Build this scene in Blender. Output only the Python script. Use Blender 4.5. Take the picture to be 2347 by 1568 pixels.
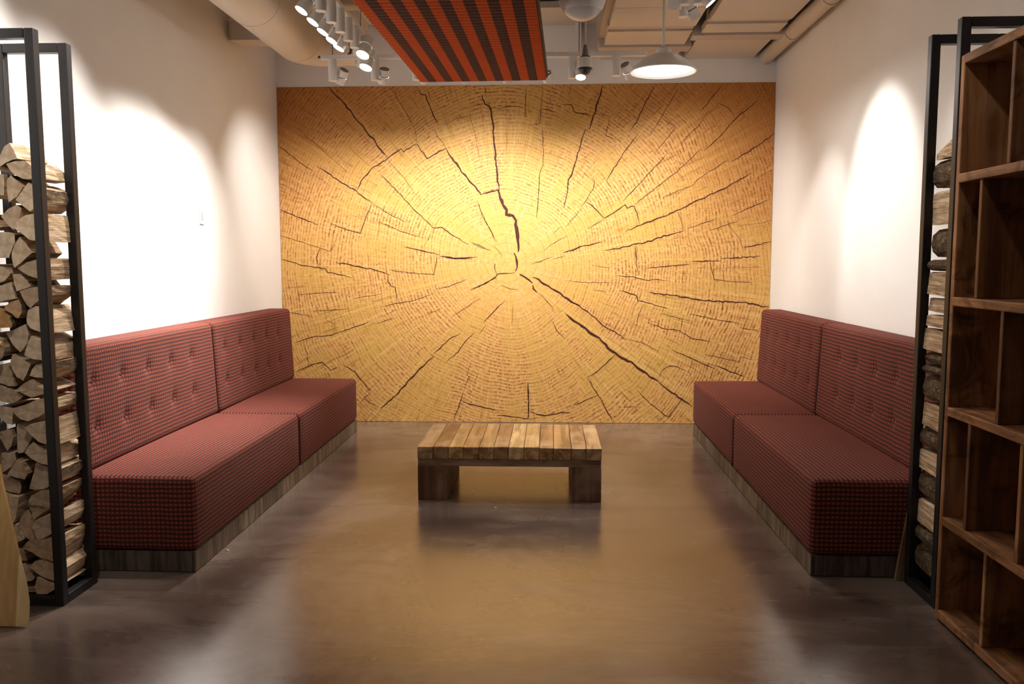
import bpy, bmesh, math, random
from mathutils import Vector, Matrix

for o in list(bpy.data.objects):
    bpy.data.objects.remove(o, do_unlink=True)
SC = bpy.context.scene
COL = SC.collection

# ------------------------------------------------------------------ camera, world, exposure
F_PX, PITCH, YAW, ROLL = 1923.8, 0.0964, 0.0450, -0.0012
cam_data = bpy.data.cameras.new('camera')
cam = bpy.data.objects.new('camera', cam_data)
COL.objects.link(cam)
cam_data.sensor_fit = 'HORIZONTAL'
cam_data.sensor_width = 36.0
cam_data.lens = F_PX * 36.0 / 2347.0
cam_data.clip_start = 0.05
_f = Vector((-math.sin(YAW) * math.cos(PITCH), math.cos(YAW) * math.cos(PITCH), -math.sin(PITCH)))
_r = Vector((math.cos(YAW), math.sin(YAW), 0))
_u = _r.cross(_f)
_r2 = math.cos(ROLL) * _r + math.sin(ROLL) * _u
_u2 = -math.sin(ROLL) * _r + math.cos(ROLL) * _u
_m = Matrix((_r2, _u2, -_f)).transposed().to_4x4()
_m.translation = Vector((0, 0, 1.5))
cam.matrix_world = _m
SC.camera = cam

world = bpy.data.worlds.new('world')
SC.world = world
world.use_nodes = True
WORLD_STRENGTH = 0.16
world.node_tree.nodes['Background'].inputs[0].default_value = (1.0, 0.90, 0.82, 1)
world.node_tree.nodes['Background'].inputs[1].default_value = WORLD_STRENGTH

SC.view_settings.view_transform = 'Standard'
SC.view_settings.look = 'None'
SC.view_settings.gamma = 1.0
SC.view_settings.use_curve_mapping = False
SC.view_settings.exposure = 0.0

P_LEFT, P_BACK, P_RIGHT, P_PEND = 175.0, 88.0, 112.0, 24.0
LAMP_COL = (1.0, 0.945, 0.88)

# ------------------------------------------------------------------ room measures (metres)
D = 7.711            # back wall
XL, XR = -2.488, 1.994
ZT = 3.071           # top of the mural
random.seed(11)


# ------------------------------------------------------------------ helpers
def tag(o, label=None, cat=None, group=None, kind=None):
    if label: o['label'] = label
    if cat: o['category'] = cat
    if group: o['group'] = group
    if kind: o['kind'] = kind
    return o

def empty(name, loc, label, cat, group=None, kind=None, rz=0.0):
    o = bpy.data.objects.new(name, None)
    COL.objects.link(o)
    o.location = loc
    o.rotation_euler = (0, 0, rz)
    o.empty_display_size = 0.1
    return tag(o, label, cat, group, kind)

class MB:
    """collects faces, becomes ONE mesh object"""
    def __init__(s):
        s.v, s.f, s.m, s.uv = [], [], [], []
    def add(s, vs, fs, mi=0, uvs=None):
        b = len(s.v)
        s.v += [tuple(p) for p in vs]
        for k, f in enumerate(fs):
            s.f.append([b + i for i in f])
            s.m.append(mi)
            s.uv.append(uvs[k] if uvs else None)
        return s
    def box(s, lo, hi, mi=0):
        x0, y0, z0 = lo; x1, y1, z1 = hi
        vs = [(x0,y0,z0),(x1,y0,z0),(x1,y1,z0),(x0,y1,z0),(x0,y0,z1),(x1,y0,z1),(x1,y1,z1),(x0,y1,z1)]
        return s.add(vs, [(0,3,2,1),(4,5,6,7),(0,1,5,4),(1,2,6,5),(2,3,7,6),(3,0,4,7)], mi)
    def cyl(s, a, b, ra, rb=None, n=24, caps=True, mi=0, capmi=None):
        a, b = Vector(a), Vector(b)
        rb = ra if rb is None else rb
        d = (b - a).normalized()
        t = d.orthogonal().normalized(); w = d.cross(t)
        vs = []
        for p, r in ((a, ra), (b, rb)):
            for i in range(n):
                an = 2 * math.pi * i / n
                vs.append(p + r * (math.cos(an) * t + math.sin(an) * w))
        fs = [(i, (i+1) % n, n + (i+1) % n, n + i) for i in range(n)]
        s.add(vs, fs, mi)
        if caps:
            b0 = len(s.v) - 2 * n
            for rng in (list(range(n))[::-1], list(range(n, 2*n))):
                s.f.append([b0 + i for i in rng]); s.m.append(mi if capmi is None else capmi); s.uv.append(None)
        return s
    def lathe(s, prof, c, n=32, mi=0):
        """profile (r, z) about the vertical axis through c"""
        vs = []
        for r, z in prof:
            for i in range(n):
                a = 2 * math.pi * i / n
                vs.append((c[0] + r * math.cos(a), c[1] + r * math.sin(a), c[2] + z))
        fs = []
        for k in range(len(prof) - 1):
            for i in range(n):
                fs.append((k*n + i, k*n + (i+1) % n, (k+1)*n + (i+1) % n, (k+1)*n + i))
        return s.add(vs, fs, mi)
    def tube(s, pts, r, n=10, mi=0):
        pts = [Vector(p) for p in pts]
        vs = []; up = None
        for k, p in enumerate(pts):
            d = (pts[min(k+1, len(pts)-1)] - pts[max(k-1, 0)]).normalized()
            t = d.orthogonal().normalized() if up is None else (up - up.dot(d) * d).normalized()
            up = t; w = d.cross(t)
            rr = r[k] if isinstance(r, (list, tuple)) else r
            for i in range(n):
                a = 2 * math.pi * i / n
                vs.append(p + rr * (math.cos(a) * t + math.sin(a) * w))
        fs = []
        for k in range(len(pts) - 1):
            for i in range(n):
                fs.append((k*n + i, k*n + (i+1) % n, (k+1)*n + (i+1) % n, (k+1)*n + i))
        L = (len(pts) - 1) * n
        fs.append(tuple(range(n))[::-1]); fs.append(tuple(range(L, L + n)))
        return s.add(vs, fs, mi)
    def build(s, name, mats, parent=None, smooth=False, bevel=0.0, color=None, weld=False, loc=None, seg=2):
        me = bpy.data.meshes.new(name)
        off = Vector(loc) if loc is not None else Vector((0, 0, 0))
        me.from_pydata([tuple(Vector(p) - off) for p in s.v], [], s.f)
        mats = mats if isinstance(mats, (list, tuple)) else [mats]
        for m in mats: me.materials.append(m)
        me.polygons.foreach_set('material_index', s.m)
        if any(u is not None for u in s.uv):
            lay = me.uv_layers.new(name='UVMap')
            for p, u in zip(me.polygons, s.uv):
                if u:
                    for li, c in zip(p.loop_indices, u): lay.data[li].uv = c
        bm = bmesh.new(); bm.from_mesh(me)
        if weld: bmesh.ops.remove_doubles(bm, verts=bm.verts, dist=1e-5)
        bmesh.ops.recalc_face_normals(bm, faces=bm.faces)
        if bevel > 0:
            bmesh.ops.bevel(bm, geom=bm.edges[:], offset=bevel, segments=seg, affect='EDGES', profile=0.5)
        bm.to_mesh(me); bm.free()
        if smooth:
            me.polygons.foreach_set('use_smooth', [True] * len(me.polygons))
            if smooth != 'all':
                me.set_sharp_from_angle(angle=math.radians(38))
        o = bpy.data.objects.new(name, me)
        COL.objects.link(o)
        if loc is not None: o.location = loc
        if parent: o.parent = parent
        if color: o.color = (*color, 1)
        return o

def struct(o):
    o['kind'] = 'structure'
    return o

# ------------------------------------------------------------------ materials
class N:
    def __init__(s, name):
        s.mat = bpy.data.materials.new(name); s.mat.use_nodes = True
        s.t = s.mat.node_tree; s.b = s.t.nodes['Principled BSDF']
    def n(s, typ, **kw):
        nd = s.t.nodes.new(typ)
        for k, v in kw.items(): setattr(nd, k, v)
        return nd
    def link(s, a, b): s.t.links.new(a, b)
    def val(s, sock, v):
        if hasattr(v, 'is_output') or isinstance(v, bpy.types.NodeSocket): s.link(v, sock)
        else: sock.default_value = v
    def math(s, op, a, b=0.0, c=None, clamp=False):
        nd = s.n('ShaderNodeMath', operation=op, use_clamp=clamp)
        s.val(nd.inputs[0], a); s.val(nd.inputs[1], b)
        if c is not None: s.val(nd.inputs[2], c)
        return nd.outputs[0]
    def mix(s, f, a, b, blend='MIX'):
        nd = s.n('ShaderNodeMix', data_type='RGBA', blend_type=blend)
        s.val(nd.inputs[0], f)
        s.val(nd.inputs[6], a if isinstance(a, bpy.types.NodeSocket) else (*a, 1) if len(a) == 3 else a)
        s.val(nd.inputs[7], b if isinstance(b, bpy.types.NodeSocket) else (*b, 1) if len(b) == 3 else b)
        return nd.outputs[2]
    def ramp(s, f, stops):
        nd = s.n('ShaderNodeValToRGB')
        e = nd.color_ramp.elements
        e[0].position, e[0].color = stops[0][0], (*stops[0][1], 1)
        e[1].position, e[1].color = stops[-1][0], (*stops[-1][1], 1)
        for p, c in stops[1:-1]:
            k = e.new(p); k.color = (*c, 1)
        s.link(f, nd.inputs[0])
        return nd.outputs[0]
    def smooth(s, f, lo, hi):
        nd = s.n('ShaderNodeMapRange', interpolation_type='SMOOTHSTEP')
        s.link(f, nd.inputs[0]); nd.inputs[1].default_value = lo; nd.inputs[2].default_value = hi
        return nd.outputs[0]
    def noise(s, vec, scale, detail=3.0, rough=0.55, dist=0.0):
        nd = s.n('ShaderNodeTexNoise')
        if vec is not None: s.link(vec, nd.inputs['Vector'])
        nd.inputs['Scale'].default_value = scale; nd.inputs['Detail'].default_value = detail
        nd.inputs['Roughness'].default_value = rough; nd.inputs['Distortion'].default_value = dist
        return nd.outputs[0]
    def obj(s, scale=(1, 1, 1), kind='Object'):
        tc = s.n('ShaderNodeTexCoord'); mp = s.n('ShaderNodeMapping')
        s.link(tc.outputs[kind], mp.inputs[0]); mp.inputs['Scale'].default_value = scale
        return mp.outputs[0]
    def xyz(s, vec):
        nd = s.n('ShaderNodeSeparateXYZ'); s.link(vec, nd.inputs[0]); return nd.outputs
    def comb(s, x=0.0, y=0.0, z=0.0):
        nd = s.n('ShaderNodeCombineXYZ')
        for i, v in enumerate((x, y, z)): s.val(nd.inputs[i], v)
        return nd.outputs[0]
    def bump(s, h, strength=0.3, dist=0.01):
        nd = s.n('ShaderNodeBump'); s.link(h, nd.inputs['Height'])
        nd.inputs['Strength'].default_value = strength; nd.inputs['Distance'].default_value = dist
        s.link(nd.outputs[0], s.b.inputs['Normal'])
    def set(s, color=None, rough=0.5, spec=0.5, metal=0.0, coat=None):
        if color is not None:
            s.val(s.b.inputs['Base Color'], color if isinstance(color, bpy.types.NodeSocket) else (*color, 1))
        s.val(s.b.inputs['Roughness'], rough)
        s.b.inputs['Specular IOR Level'].default_value = spec
        s.b.inputs['Metallic'].default_value = metal
        if coat:
            s.b.inputs['Coat Weight'].default_value = coat[0]
            s.b.inputs['Coat Roughness'].default_value = coat[1]
        return s.mat
    def objcolor(s):
        return s.n('ShaderNodeObjectInfo').outputs['Color']
    def objrand(s):
        return s.n('ShaderNodeObjectInfo').outputs['Random']

def mat_paint(name, col, rough=0.6, var=0.04, sc=3.0):
    m = N(name)
    f = m.noise(m.obj(), sc, 4)
    c = m.mix(f, tuple(x * (1 - var) for x in col), tuple(min(1, x * (1 + var)) for x in col))
    m.bump(m.noise(m.obj(), 180, 2), 0.04, 0.002)
    return m.set(c, rough, 0.3)

def mat_plain(name, col, rough=0.4, spec=0.5, metal=0.0, bump=0.0):
    m = N(name)
    f = m.noise(m.obj(), 40, 3)
    c = m.mix(f, tuple(x * 0.93 for x in col), tuple(min(1, x * 1.05) for x in col))
    if bump: m.bump(f, bump, 0.003)
    return m.set(c, rough, spec, metal)

def mat_emit(name, col, strength):
    m = N(name)
    m.b.inputs['Emission Color'].default_value = (*col, 1)
    m.b.inputs['Emission Strength'].default_value = strength
    f = m.noise(m.obj(), 60, 2)
    return m.set(m.mix(f, (0.8, 0.8, 0.78), (0.85, 0.85, 0.82)), 0.4)

def mat_wood(name, axis, rough=0.55, knots=0.5, contrast=0.55, bump=0.25, fine=1.0, stain=0.0):
    """streaky timber, grain along axis (0 x, 1 y, 2 z), tinted by the object's own colour"""
    m = N(name)
    sc = [9.0 * fine] * 3; sc[axis] = 0.7 * fine
    rnd = m.objrand()
    tc = m.n('ShaderNodeTexCoord')
    ad = m.n('ShaderNodeVectorMath', operation='ADD')
    m.link(tc.outputs['Object'], ad.inputs[0])
    m.link(m.comb(m.math('MULTIPLY', rnd, 17.0), m.math('MULTIPLY', rnd, 31.0), m.math('MULTIPLY', rnd, 47.0)), ad.inputs[1])
    mp = m.n('ShaderNodeMapping'); m.link(ad.outputs[0], mp.inputs[0]); mp.inputs['Scale'].default_value = sc
    g1 = m.noise(mp.outputs[0], 2.2, 5, 0.6, 0.6)
    g2 = m.noise(mp.outputs[0], 11.0, 3, 0.6, 0.2)
    big = m.noise(ad.outputs[0], 3.0, 3, 0.5, 0.4)
    base = m.objcolor()
    dark = m.mix(1.0, base, (0.42, 0.36, 0.32), 'MULTIPLY')
    lite = m.mix(0.28, base, (0.95, 0.80, 0.58))
    c = m.mix(m.smooth(g1, 0.36, 0.66), dark, base)
    c = m.mix(m.math('MULTIPLY', m.smooth(big, 0.5, 0.75), contrast), c, lite)
    c = m.mix(m.math('MULTIPLY', m.smooth(g2, 0.6, 0.78), 0.5), c, dark)
    c = m.mix(m.math('MULTIPLY', m.smooth(m.noise(ad.outputs[0], 7.0, 2, 0.5, 0.8), 0.66, 0.74), knots), c, dark)
    if stain:
        st = m.noise(ad.outputs[0], 4.5, 5, 0.65, 1.2)
        c = m.mix(m.math('MULTIPLY', m.smooth(st, 0.50, 0.68), stain), c, m.mix(1.0, base, (0.16, 0.12, 0.10), 'MULTIPLY'))
    m.bump(g2, bump, 0.004)
    return m.set(c, rough, 0.3)

M = {}
M['wall'] = mat_paint('wall_paint', (0.86, 0.85, 0.835), 0.65)
M['ceil'] = mat_paint('ceiling_board_paint', (0.62, 0.545, 0.455), 0.7, 0.05)
M['ceil_dark'] = mat_paint('ceiling_deck_paint', (0.20, 0.155, 0.13), 0.8, 0.06)
M['joist'] = mat_paint('joist_paint', (0.52, 0.445, 0.38), 0.7, 0.05)
M['duct'] = mat_paint('duct_paint', (0.62, 0.54, 0.44), 0.45, 0.03)
M['white'] = mat_plain('white_enamel', (0.78, 0.77, 0.75), 0.35)
M['dark'] = mat_plain('dark_plastic', (0.03, 0.028, 0.027), 0.4)
M['grey'] = mat_plain('grey_plastic', (0.22, 0.21, 0.2), 0.45)
M['steel'] = mat_plain('black_powder_coated_steel', (0.013, 0.011, 0.011), 0.45, 0.35, 0.0, 0.06)
M['switch_grey'] = mat_plain('switch_grey_plastic', (0.45, 0.45, 0.45), 0.4)
M['lens'] = mat_emit('lit_lamp_lens', (1.0, 0.96, 0.9), 14.0)
M['pend'] = mat_emit('lit_pendant_diffuser', (1.0, 0.95, 0.86), 7.0)
M['wood_y'] = mat_wood('reclaimed_timber_long', 1, 0.30, 0.45, 0.7, 0.12)
M['wood_z'] = mat_wood('reclaimed_timber_upright', 2, 0.6, 0.5, 0.5, 0.35)
M['wood_x'] = mat_wood('reclaimed_timber_cross', 0, 0.6, 0.5, 0.5, 0.3)
M['shelf_y'] = mat_wood('stained_shelf_board', 1, 0.6, 0.9, 0.35, 0.35, 1.0, 0.75)
M['shelf_z'] = mat_wood('stained_shelf_upright', 2, 0.6, 0.9, 0.30, 0.35, 0.8, 0.85)
M['plinth'] = mat_wood('weathered_plinth_board', 2, 0.6, 0.1, 0.2, 0.1, 1.6)

def mat_floor():
    m = N('polished_concrete')
    v = m.obj()
    a = m.noise(v, 0.8, 6, 0.62, 0.9)
    st = m.noise(m.obj((1.0, 3.2, 1.0)), 1.3, 6, 0.62, 0.8)
    fine = m.noise(v, 26, 4, 0.7)
    c = m.ramp(a, [(0.36, (0.085, 0.060, 0.051)), (0.5, (0.140, 0.098, 0.078)), (0.64, (0.215, 0.162, 0.132))])
    c = m.mix(m.math('MULTIPLY', m.smooth(st, 0.5, 0.75), 0.55), c, (0.19, 0.15, 0.125))
    c = m.mix(m.math('MULTIPLY', m.smooth(st, 0.48, 0.28), 0.6), c, (0.058, 0.042, 0.034))
    c = m.mix(m.math('MULTIPLY', m.smooth(fine, 0.55, 0.8), 0.25), c, (0.16, 0.13, 0.115))
    sp = m.n('ShaderNodeTexVoronoi'); m.link(v, sp.inputs['Vector']); sp.inputs['Scale'].default_value = 7.0
    c = m.mix(m.smooth(sp.outputs['Distance'], 0.022, 0.012), c, (0.22, 0.19, 0.17))
    r = m.math('ADD', m.math('MULTIPLY', st, 0.16), 0.13)
    m.bump(st, 0.04, 0.01)
    m.b.inputs['IOR'].default_value = 2.1
    return m.set(c, r, 0.5)
M['floor'] = mat_floor()

def mat_fabric():
    m = N('red_check_weave')
    tc = m.n('ShaderNodeTexCoord'); x = m.xyz(tc.outputs['UV'])
    P = 0.0222
    def line(s, off):
        w = m.math('SINE', m.math('MULTIPLY', m.math('ADD', s, off), 2 * math.pi / P))
        return w
    jit = m.math('MULTIPLY', m.math('SUBTRACT', m.noise(tc.outputs['UV'], 7, 2), 0.5), 0.010)
    su = line(m.math('ADD', x[0], jit), 0.0); sv = line(m.math('ADD', x[1], jit), 0.004)
    lu = m.smooth(su, -0.35, 0.35); lv = m.smooth(sv, -0.50, 0.20)
    fac = m.math('MULTIPLY', lu, lv)
    fine = m.noise(tc.outputs['UV'], 420, 2)
    wear = m.noise(tc.outputs['UV'], 2.2, 3)
    red = m.mix(wear, (0.245, 0.049, 0.031), (0.300, 0.068, 0.043))
    dark = m.mix(fine, (0.042, 0.013, 0.010), (0.070, 0.022, 0.017))
    half = m.mix(lv, dark, (0.118, 0.027, 0.019))
    c = m.mix(fac, half, red)
    m.bump(m.math('ADD', m.math('MULTIPLY', fac, 0.7), m.math('MULTIPLY', fine, 0.3)), 0.45, 0.004)
    m.b.inputs['Sheen Weight'].default_value = 0.03
    m.b.inputs['Sheen Roughness'].default_value = 0.5
    return m.set(c, 0.85, 0.2)
M['fabric'] = mat_fabric()
M['thread'] = mat_plain('dark_seam_thread', (0.05, 0.012, 0.012), 0.8)

def mat_mural():
    """end grain of a log: rings about the pith, medullary rays, browner towards the upper rim"""
    m = N('end_grain_print')
    v = m.obj(); x = m.xyz(v)          # object origin lies at the pith
    wob = m.noise(v, 0.9, 3, 0.5)
    wob2 = m.noise(v, 4.0, 3, 0.5)
    r0 = m.math('SQRT', m.math('ADD', m.math('MULTIPLY', x[0], x[0]), m.math('MULTIPLY', x[2], x[2])))
    r = m.math('ADD', r0, m.math('ADD', m.math('MULTIPLY', m.math('SUBTRACT', wob, 0.5), 0.30), m.math('MULTIPLY', m.math('SUBTRACT', wob2, 0.5), 0.030)))
    ang = m.math('ARCTAN2', x[2], x[0])
    ring = m.math('SINE', m.math('MULTIPLY', r, 2 * math.pi / 0.0295))
    ring2 = m.math('SINE', m.math('MULTIPLY', r, 2 * math.pi / 0.083))
    # polar cells break the rings up into dashes; wedge the angle so dash length stays even
    pol = m.comb(m.math('MULTIPLY', ang, 30.0), m.math('MULTIPLY', r, 16.0), 0.0)
    dash = m.noise(pol, 1.6, 3, 0.65)
    pol2 = m.comb(m.math('MULTIPLY', ang, 6.0), m.math('MULTIPLY', r, 1.6), 3.0)
    zone = m.noise(pol2, 1.2, 2, 0.5)
    pore = m.noise(v, 95, 3, 0.75)
    mid = m.noise(v, 30, 3, 0.6)
    ray = m.noise(m.comb(m.math('MULTIPLY', ang, 38.0), m.math('MULTIPLY', r, 0.5), 7.0), 1.5, 2, 0.5)
    hair = m.noise(m.comb(m.math('MULTIPLY', ang, 26.0), m.math('MULTIPLY', r, 0.9), 9.0), 2.0, 1, 0.4)
    base = m.mix(m.smooth(mid, 0.3, 0.7), (0.66, 0.335, 0.095), (0.80, 0.470, 0.180))
    base = m.mix(m.smooth(zone, 0.35, 0.7), base, (0.66, 0.39, 0.10))
    base = m.mix(m.math('MULTIPLY', m.smooth(ray, 0.52, 0.7), 0.45), base, (0.86, 0.58, 0.21))
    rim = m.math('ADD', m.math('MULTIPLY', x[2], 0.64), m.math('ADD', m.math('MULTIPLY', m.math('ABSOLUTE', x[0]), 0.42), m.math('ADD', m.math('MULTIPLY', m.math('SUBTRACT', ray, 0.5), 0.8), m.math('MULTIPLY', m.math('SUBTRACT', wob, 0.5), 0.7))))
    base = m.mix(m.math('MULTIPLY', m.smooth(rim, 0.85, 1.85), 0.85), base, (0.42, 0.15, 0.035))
    dashf = m.smooth(dash, 0.34, 0.66)
    lf = m.math('MULTIPLY', m.smooth(ring, 0.05, 0.85), m.math('MULTIPLY', dashf, m.math('ADD', m.math('MULTIPLY', m.smooth(zone, 0.62, 0.3), 0.75), 0.38)))
    lf = m.math('MULTIPLY', lf, m.smooth(r0, 0.05, 0.9))
    lf = m.math('ADD', lf, m.math('MULTIPLY', m.math('MULTIPLY', m.smooth(ring2, 0.72, 1.0), dashf), 0.30))
    base = m.mix(lf, base, (0.27, 0.095, 0.014))
    base = m.mix(m.math('MULTIPLY', m.smooth(pore, 0.56, 0.72), 0.45), base, (0.42, 0.19, 0.03))
    base = m.mix(m.math('MULTIPLY', m.smooth(pore, 0.40, 0.28), 0.5), base, (0.93, 0.72, 0.36))
    hl = m.math('MULTIPLY', m.smooth(m.math('ABSOLUTE', m.math('SUBTRACT', hair, 0.5)), 0.012, 0.003), m.smooth(r0, 0.5, 1.3))
    base = m.mix(m.math('MULTIPLY', hl, 0.55), base, (0.28, 0.10, 0.02))
    return m.set(base, 0.55, 0.25)
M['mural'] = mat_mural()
M['crack'] = mat_plain('printed_crack_brown', (0.075, 0.022, 0.016), 0.6, 0.2)

def mat_log_end():
    m = N('sawn_log_end')
    v = m.obj(); base = m.objcolor()
    g = m.noise(v, 22, 3, 0.5, 0.5); g2 = m.noise(m.obj((1, 1, 0.25)), 130, 3, 0.7)
    c = m.mix(m.smooth(g, 0.35, 0.7), m.mix(1.0, base, (0.72, 0.66, 0.60), 'MULTIPLY'), base)
    c = m.mix(m.math('MULTIPLY', m.smooth(g2, 0.5, 0.8), 0.25), c, m.mix(1.0, base, (0.5, 0.45, 0.4), 'MULTIPLY'))
    m.bump(g2, 0.15, 0.003)
    return m.set(c, 0.75, 0.2)
def mat_split():
    m = N('split_log_face')
    g = m.noise(m.obj((9, 0.8, 9)), 6, 5, 0.65, 0.4)
    base = m.objcolor()
    c = m.mix(m.smooth(g, 0.35, 0.7), m.mix(1.0, base, (0.55, 0.44, 0.34), 'MULTIPLY'), m.mix(0.35, base, (0.86, 0.66, 0.42)))
    m.bump(g, 0.6, 0.01)
    return m.set(c, 0.75, 0.2)
def mat_bark():
    m = N('rough_bark')
    g = m.noise(m.obj((26, 12, 26)), 1.6, 5, 0.7, 0.9)
    c = m.ramp(g, [(0.3, (0.035, 0.022, 0.014)), (0.52, (0.13, 0.085, 0.05)), (0.72, (0.30, 0.22, 0.14))])
    m.bump(g, 1.0, 0.02)
    return m.set(c, 0.9, 0.15)
M['log_end'], M['split'], M['bark'] = mat_log_end(), mat_split(), mat_bark()

def mat_paddle():
    m = N('laminated_paddle_wood')
    v = m.obj(); x = m.xyz(v)
    ax = m.math('ABSOLUTE', x[0])
    g = m.noise(m.obj((14, 14, 0.9)), 3.0, 4, 0.6, 0.3)
    core = m.mix(m.smooth(g, 0.3, 0.7), (0.52, 0.30, 0.10), (0.64, 0.40, 0.15))
    lite = m.mix(m.smooth(g, 0.3, 0.7), (0.76, 0.56, 0.26), (0.84, 0.66, 0.34))
    c = m.mix(m.smooth(ax, 0.074, 0.077), core, lite)
    m.b.inputs['Coat Weight'].default_value = 0.2
    return m.set(c, 0.4, 0.4)
M['paddle'] = mat_paddle()
M['pale'] = mat_wood('pale_slat_wood', 2, 0.6, 0.2, 0.4, 0.2)

def mat_stripe():
    m = N('striped_ribbed_fabric')
    x = m.xyz(m.obj())
    W = 0.905
    k = m.math('FLOOR', m.math('MULTIPLY', m.math('ADD', x[0], W / 2), 15.0 / W))
    odd = m.math('MODULO', m.math('ADD', k, 100.0), 2.0)
    fine = m.noise(m.obj((40, 12, 40)), 6, 3, 0.7)
    a = m.mix(fine, (0.46, 0.070, 0.018), (0.60, 0.115, 0.032))
    b = m.mix(fine, (0.085, 0.040, 0.028), (0.125, 0.060, 0.042))
    m.bump(fine, 0.25, 0.003)
    return m.set(m.mix(odd, a, b), 0.85, 0.15)
M['stripe'] = mat_stripe()
M['stripe_side'] = mat_plain('dark_fabric_edge', (0.075, 0.035, 0.025), 0.85)

# ------------------------------------------------------------------ the room
Y0 = -1.6
struct(MB().box((XL - 0.12, Y0, -0.1), (XR + 0.12, D + 0.12, 0)).build('floor', M['floor']))
struct(MB().box((XL - 0.12, D, 0), (XR + 0.12, D + 0.12, 3.85)).build('wall_back', M['wall']))
struct(MB().box((XL - 0.12, Y0, 0), (XL, D, 3.85)).build('wall_left', M['wall']))
struct(MB().box((XR, Y0, 0), (XR + 0.12, D, 3.85)).build('wall_right', M['wall']))
ceiling = struct(MB().box((XL - 0.12, Y0, 3.85), (XR + 0.12, D + 0.12, 3.97)).build('ceiling', M['ceil_dark']))
def cbox(name, lo, hi, mat, bevel=0.004):
    return MB().box(lo, hi).build(name, mat, ceiling, bevel=bevel)
# flat boards over the left half and the strip by the back wall
for y0, y1 in ((0.0, 1.78), (1.8, 3.58), (3.6, 5.58), (5.6, 7.60)):
    cbox('board', (XL + 0.01, y0, 3.58), (-0.32, y1, 3.64), M['ceil'])
cbox('board', (-0.30, 7.19, 3.585), (0.42, D - 0.002, 3.64), M['ceil'])
# lowered boards over the right half, two columns with an open joint
for x0, x1, cuts in ((0.447, 1.105, (0.2, 1.6, 3.0, 4.4, 5.3, 6.17, 6.66, 6.79, 7.2, 7.38, 7.708)), (1.182, 1.785, (0.2, 1.6, 3.0, 4.4, 5.3, 6.0, 6.51, 6.61, 6.86, 7.02, 7.708))):
    k = 0
    while k + 1 < len(cuts):
        lo_, hi_ = cuts[k], cuts[k + 1]
        if hi_ - lo_ > 0.2 or k == len(cuts) - 2:
            cbox('board', (x0, lo_ + 0.004, 3.28), (x1, hi_ - 0.004, 3.335), M['ceil'])
        k += 1
for x0, x1, y0, y1, z0 in ((0.437, 1.105, 6.665, 6.785, 3.295), (0.40, 1.165, 7.205, 7.375, 3.262), (1.175, 1.79, 6.515, 6.605, 3.295), (1.12, 1.93, 6.865, 7.015, 3.262)):
    cbox('joist', (x0, y0, z0), (x1, y1, z0 + 0.12), M['joist'])
cbox('joist', (0.40, 0.2, 3.34), (0.455, D - 0.002, 3.58), M['joist'])
cbox('joist', (0.22, D - 0.09, 3.10), (0.27, D - 0.003, 3.60), M['wall'], 0.003)
t = MB().tube([(1.895, y, 3.285) for y in (0.2, 2.5, 5.0, D - 0.003)], 0.062, 20).build('pipe', M['duct'], ceiling, smooth=True)
for y in (5.95, 6.85):
    MB().cyl((1.895, y, 3.285), (1.895, y + 0.05, 3.285), 0.071, n=24).build('pipe_collar', M['duct'], ceiling, smooth=True)

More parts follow.
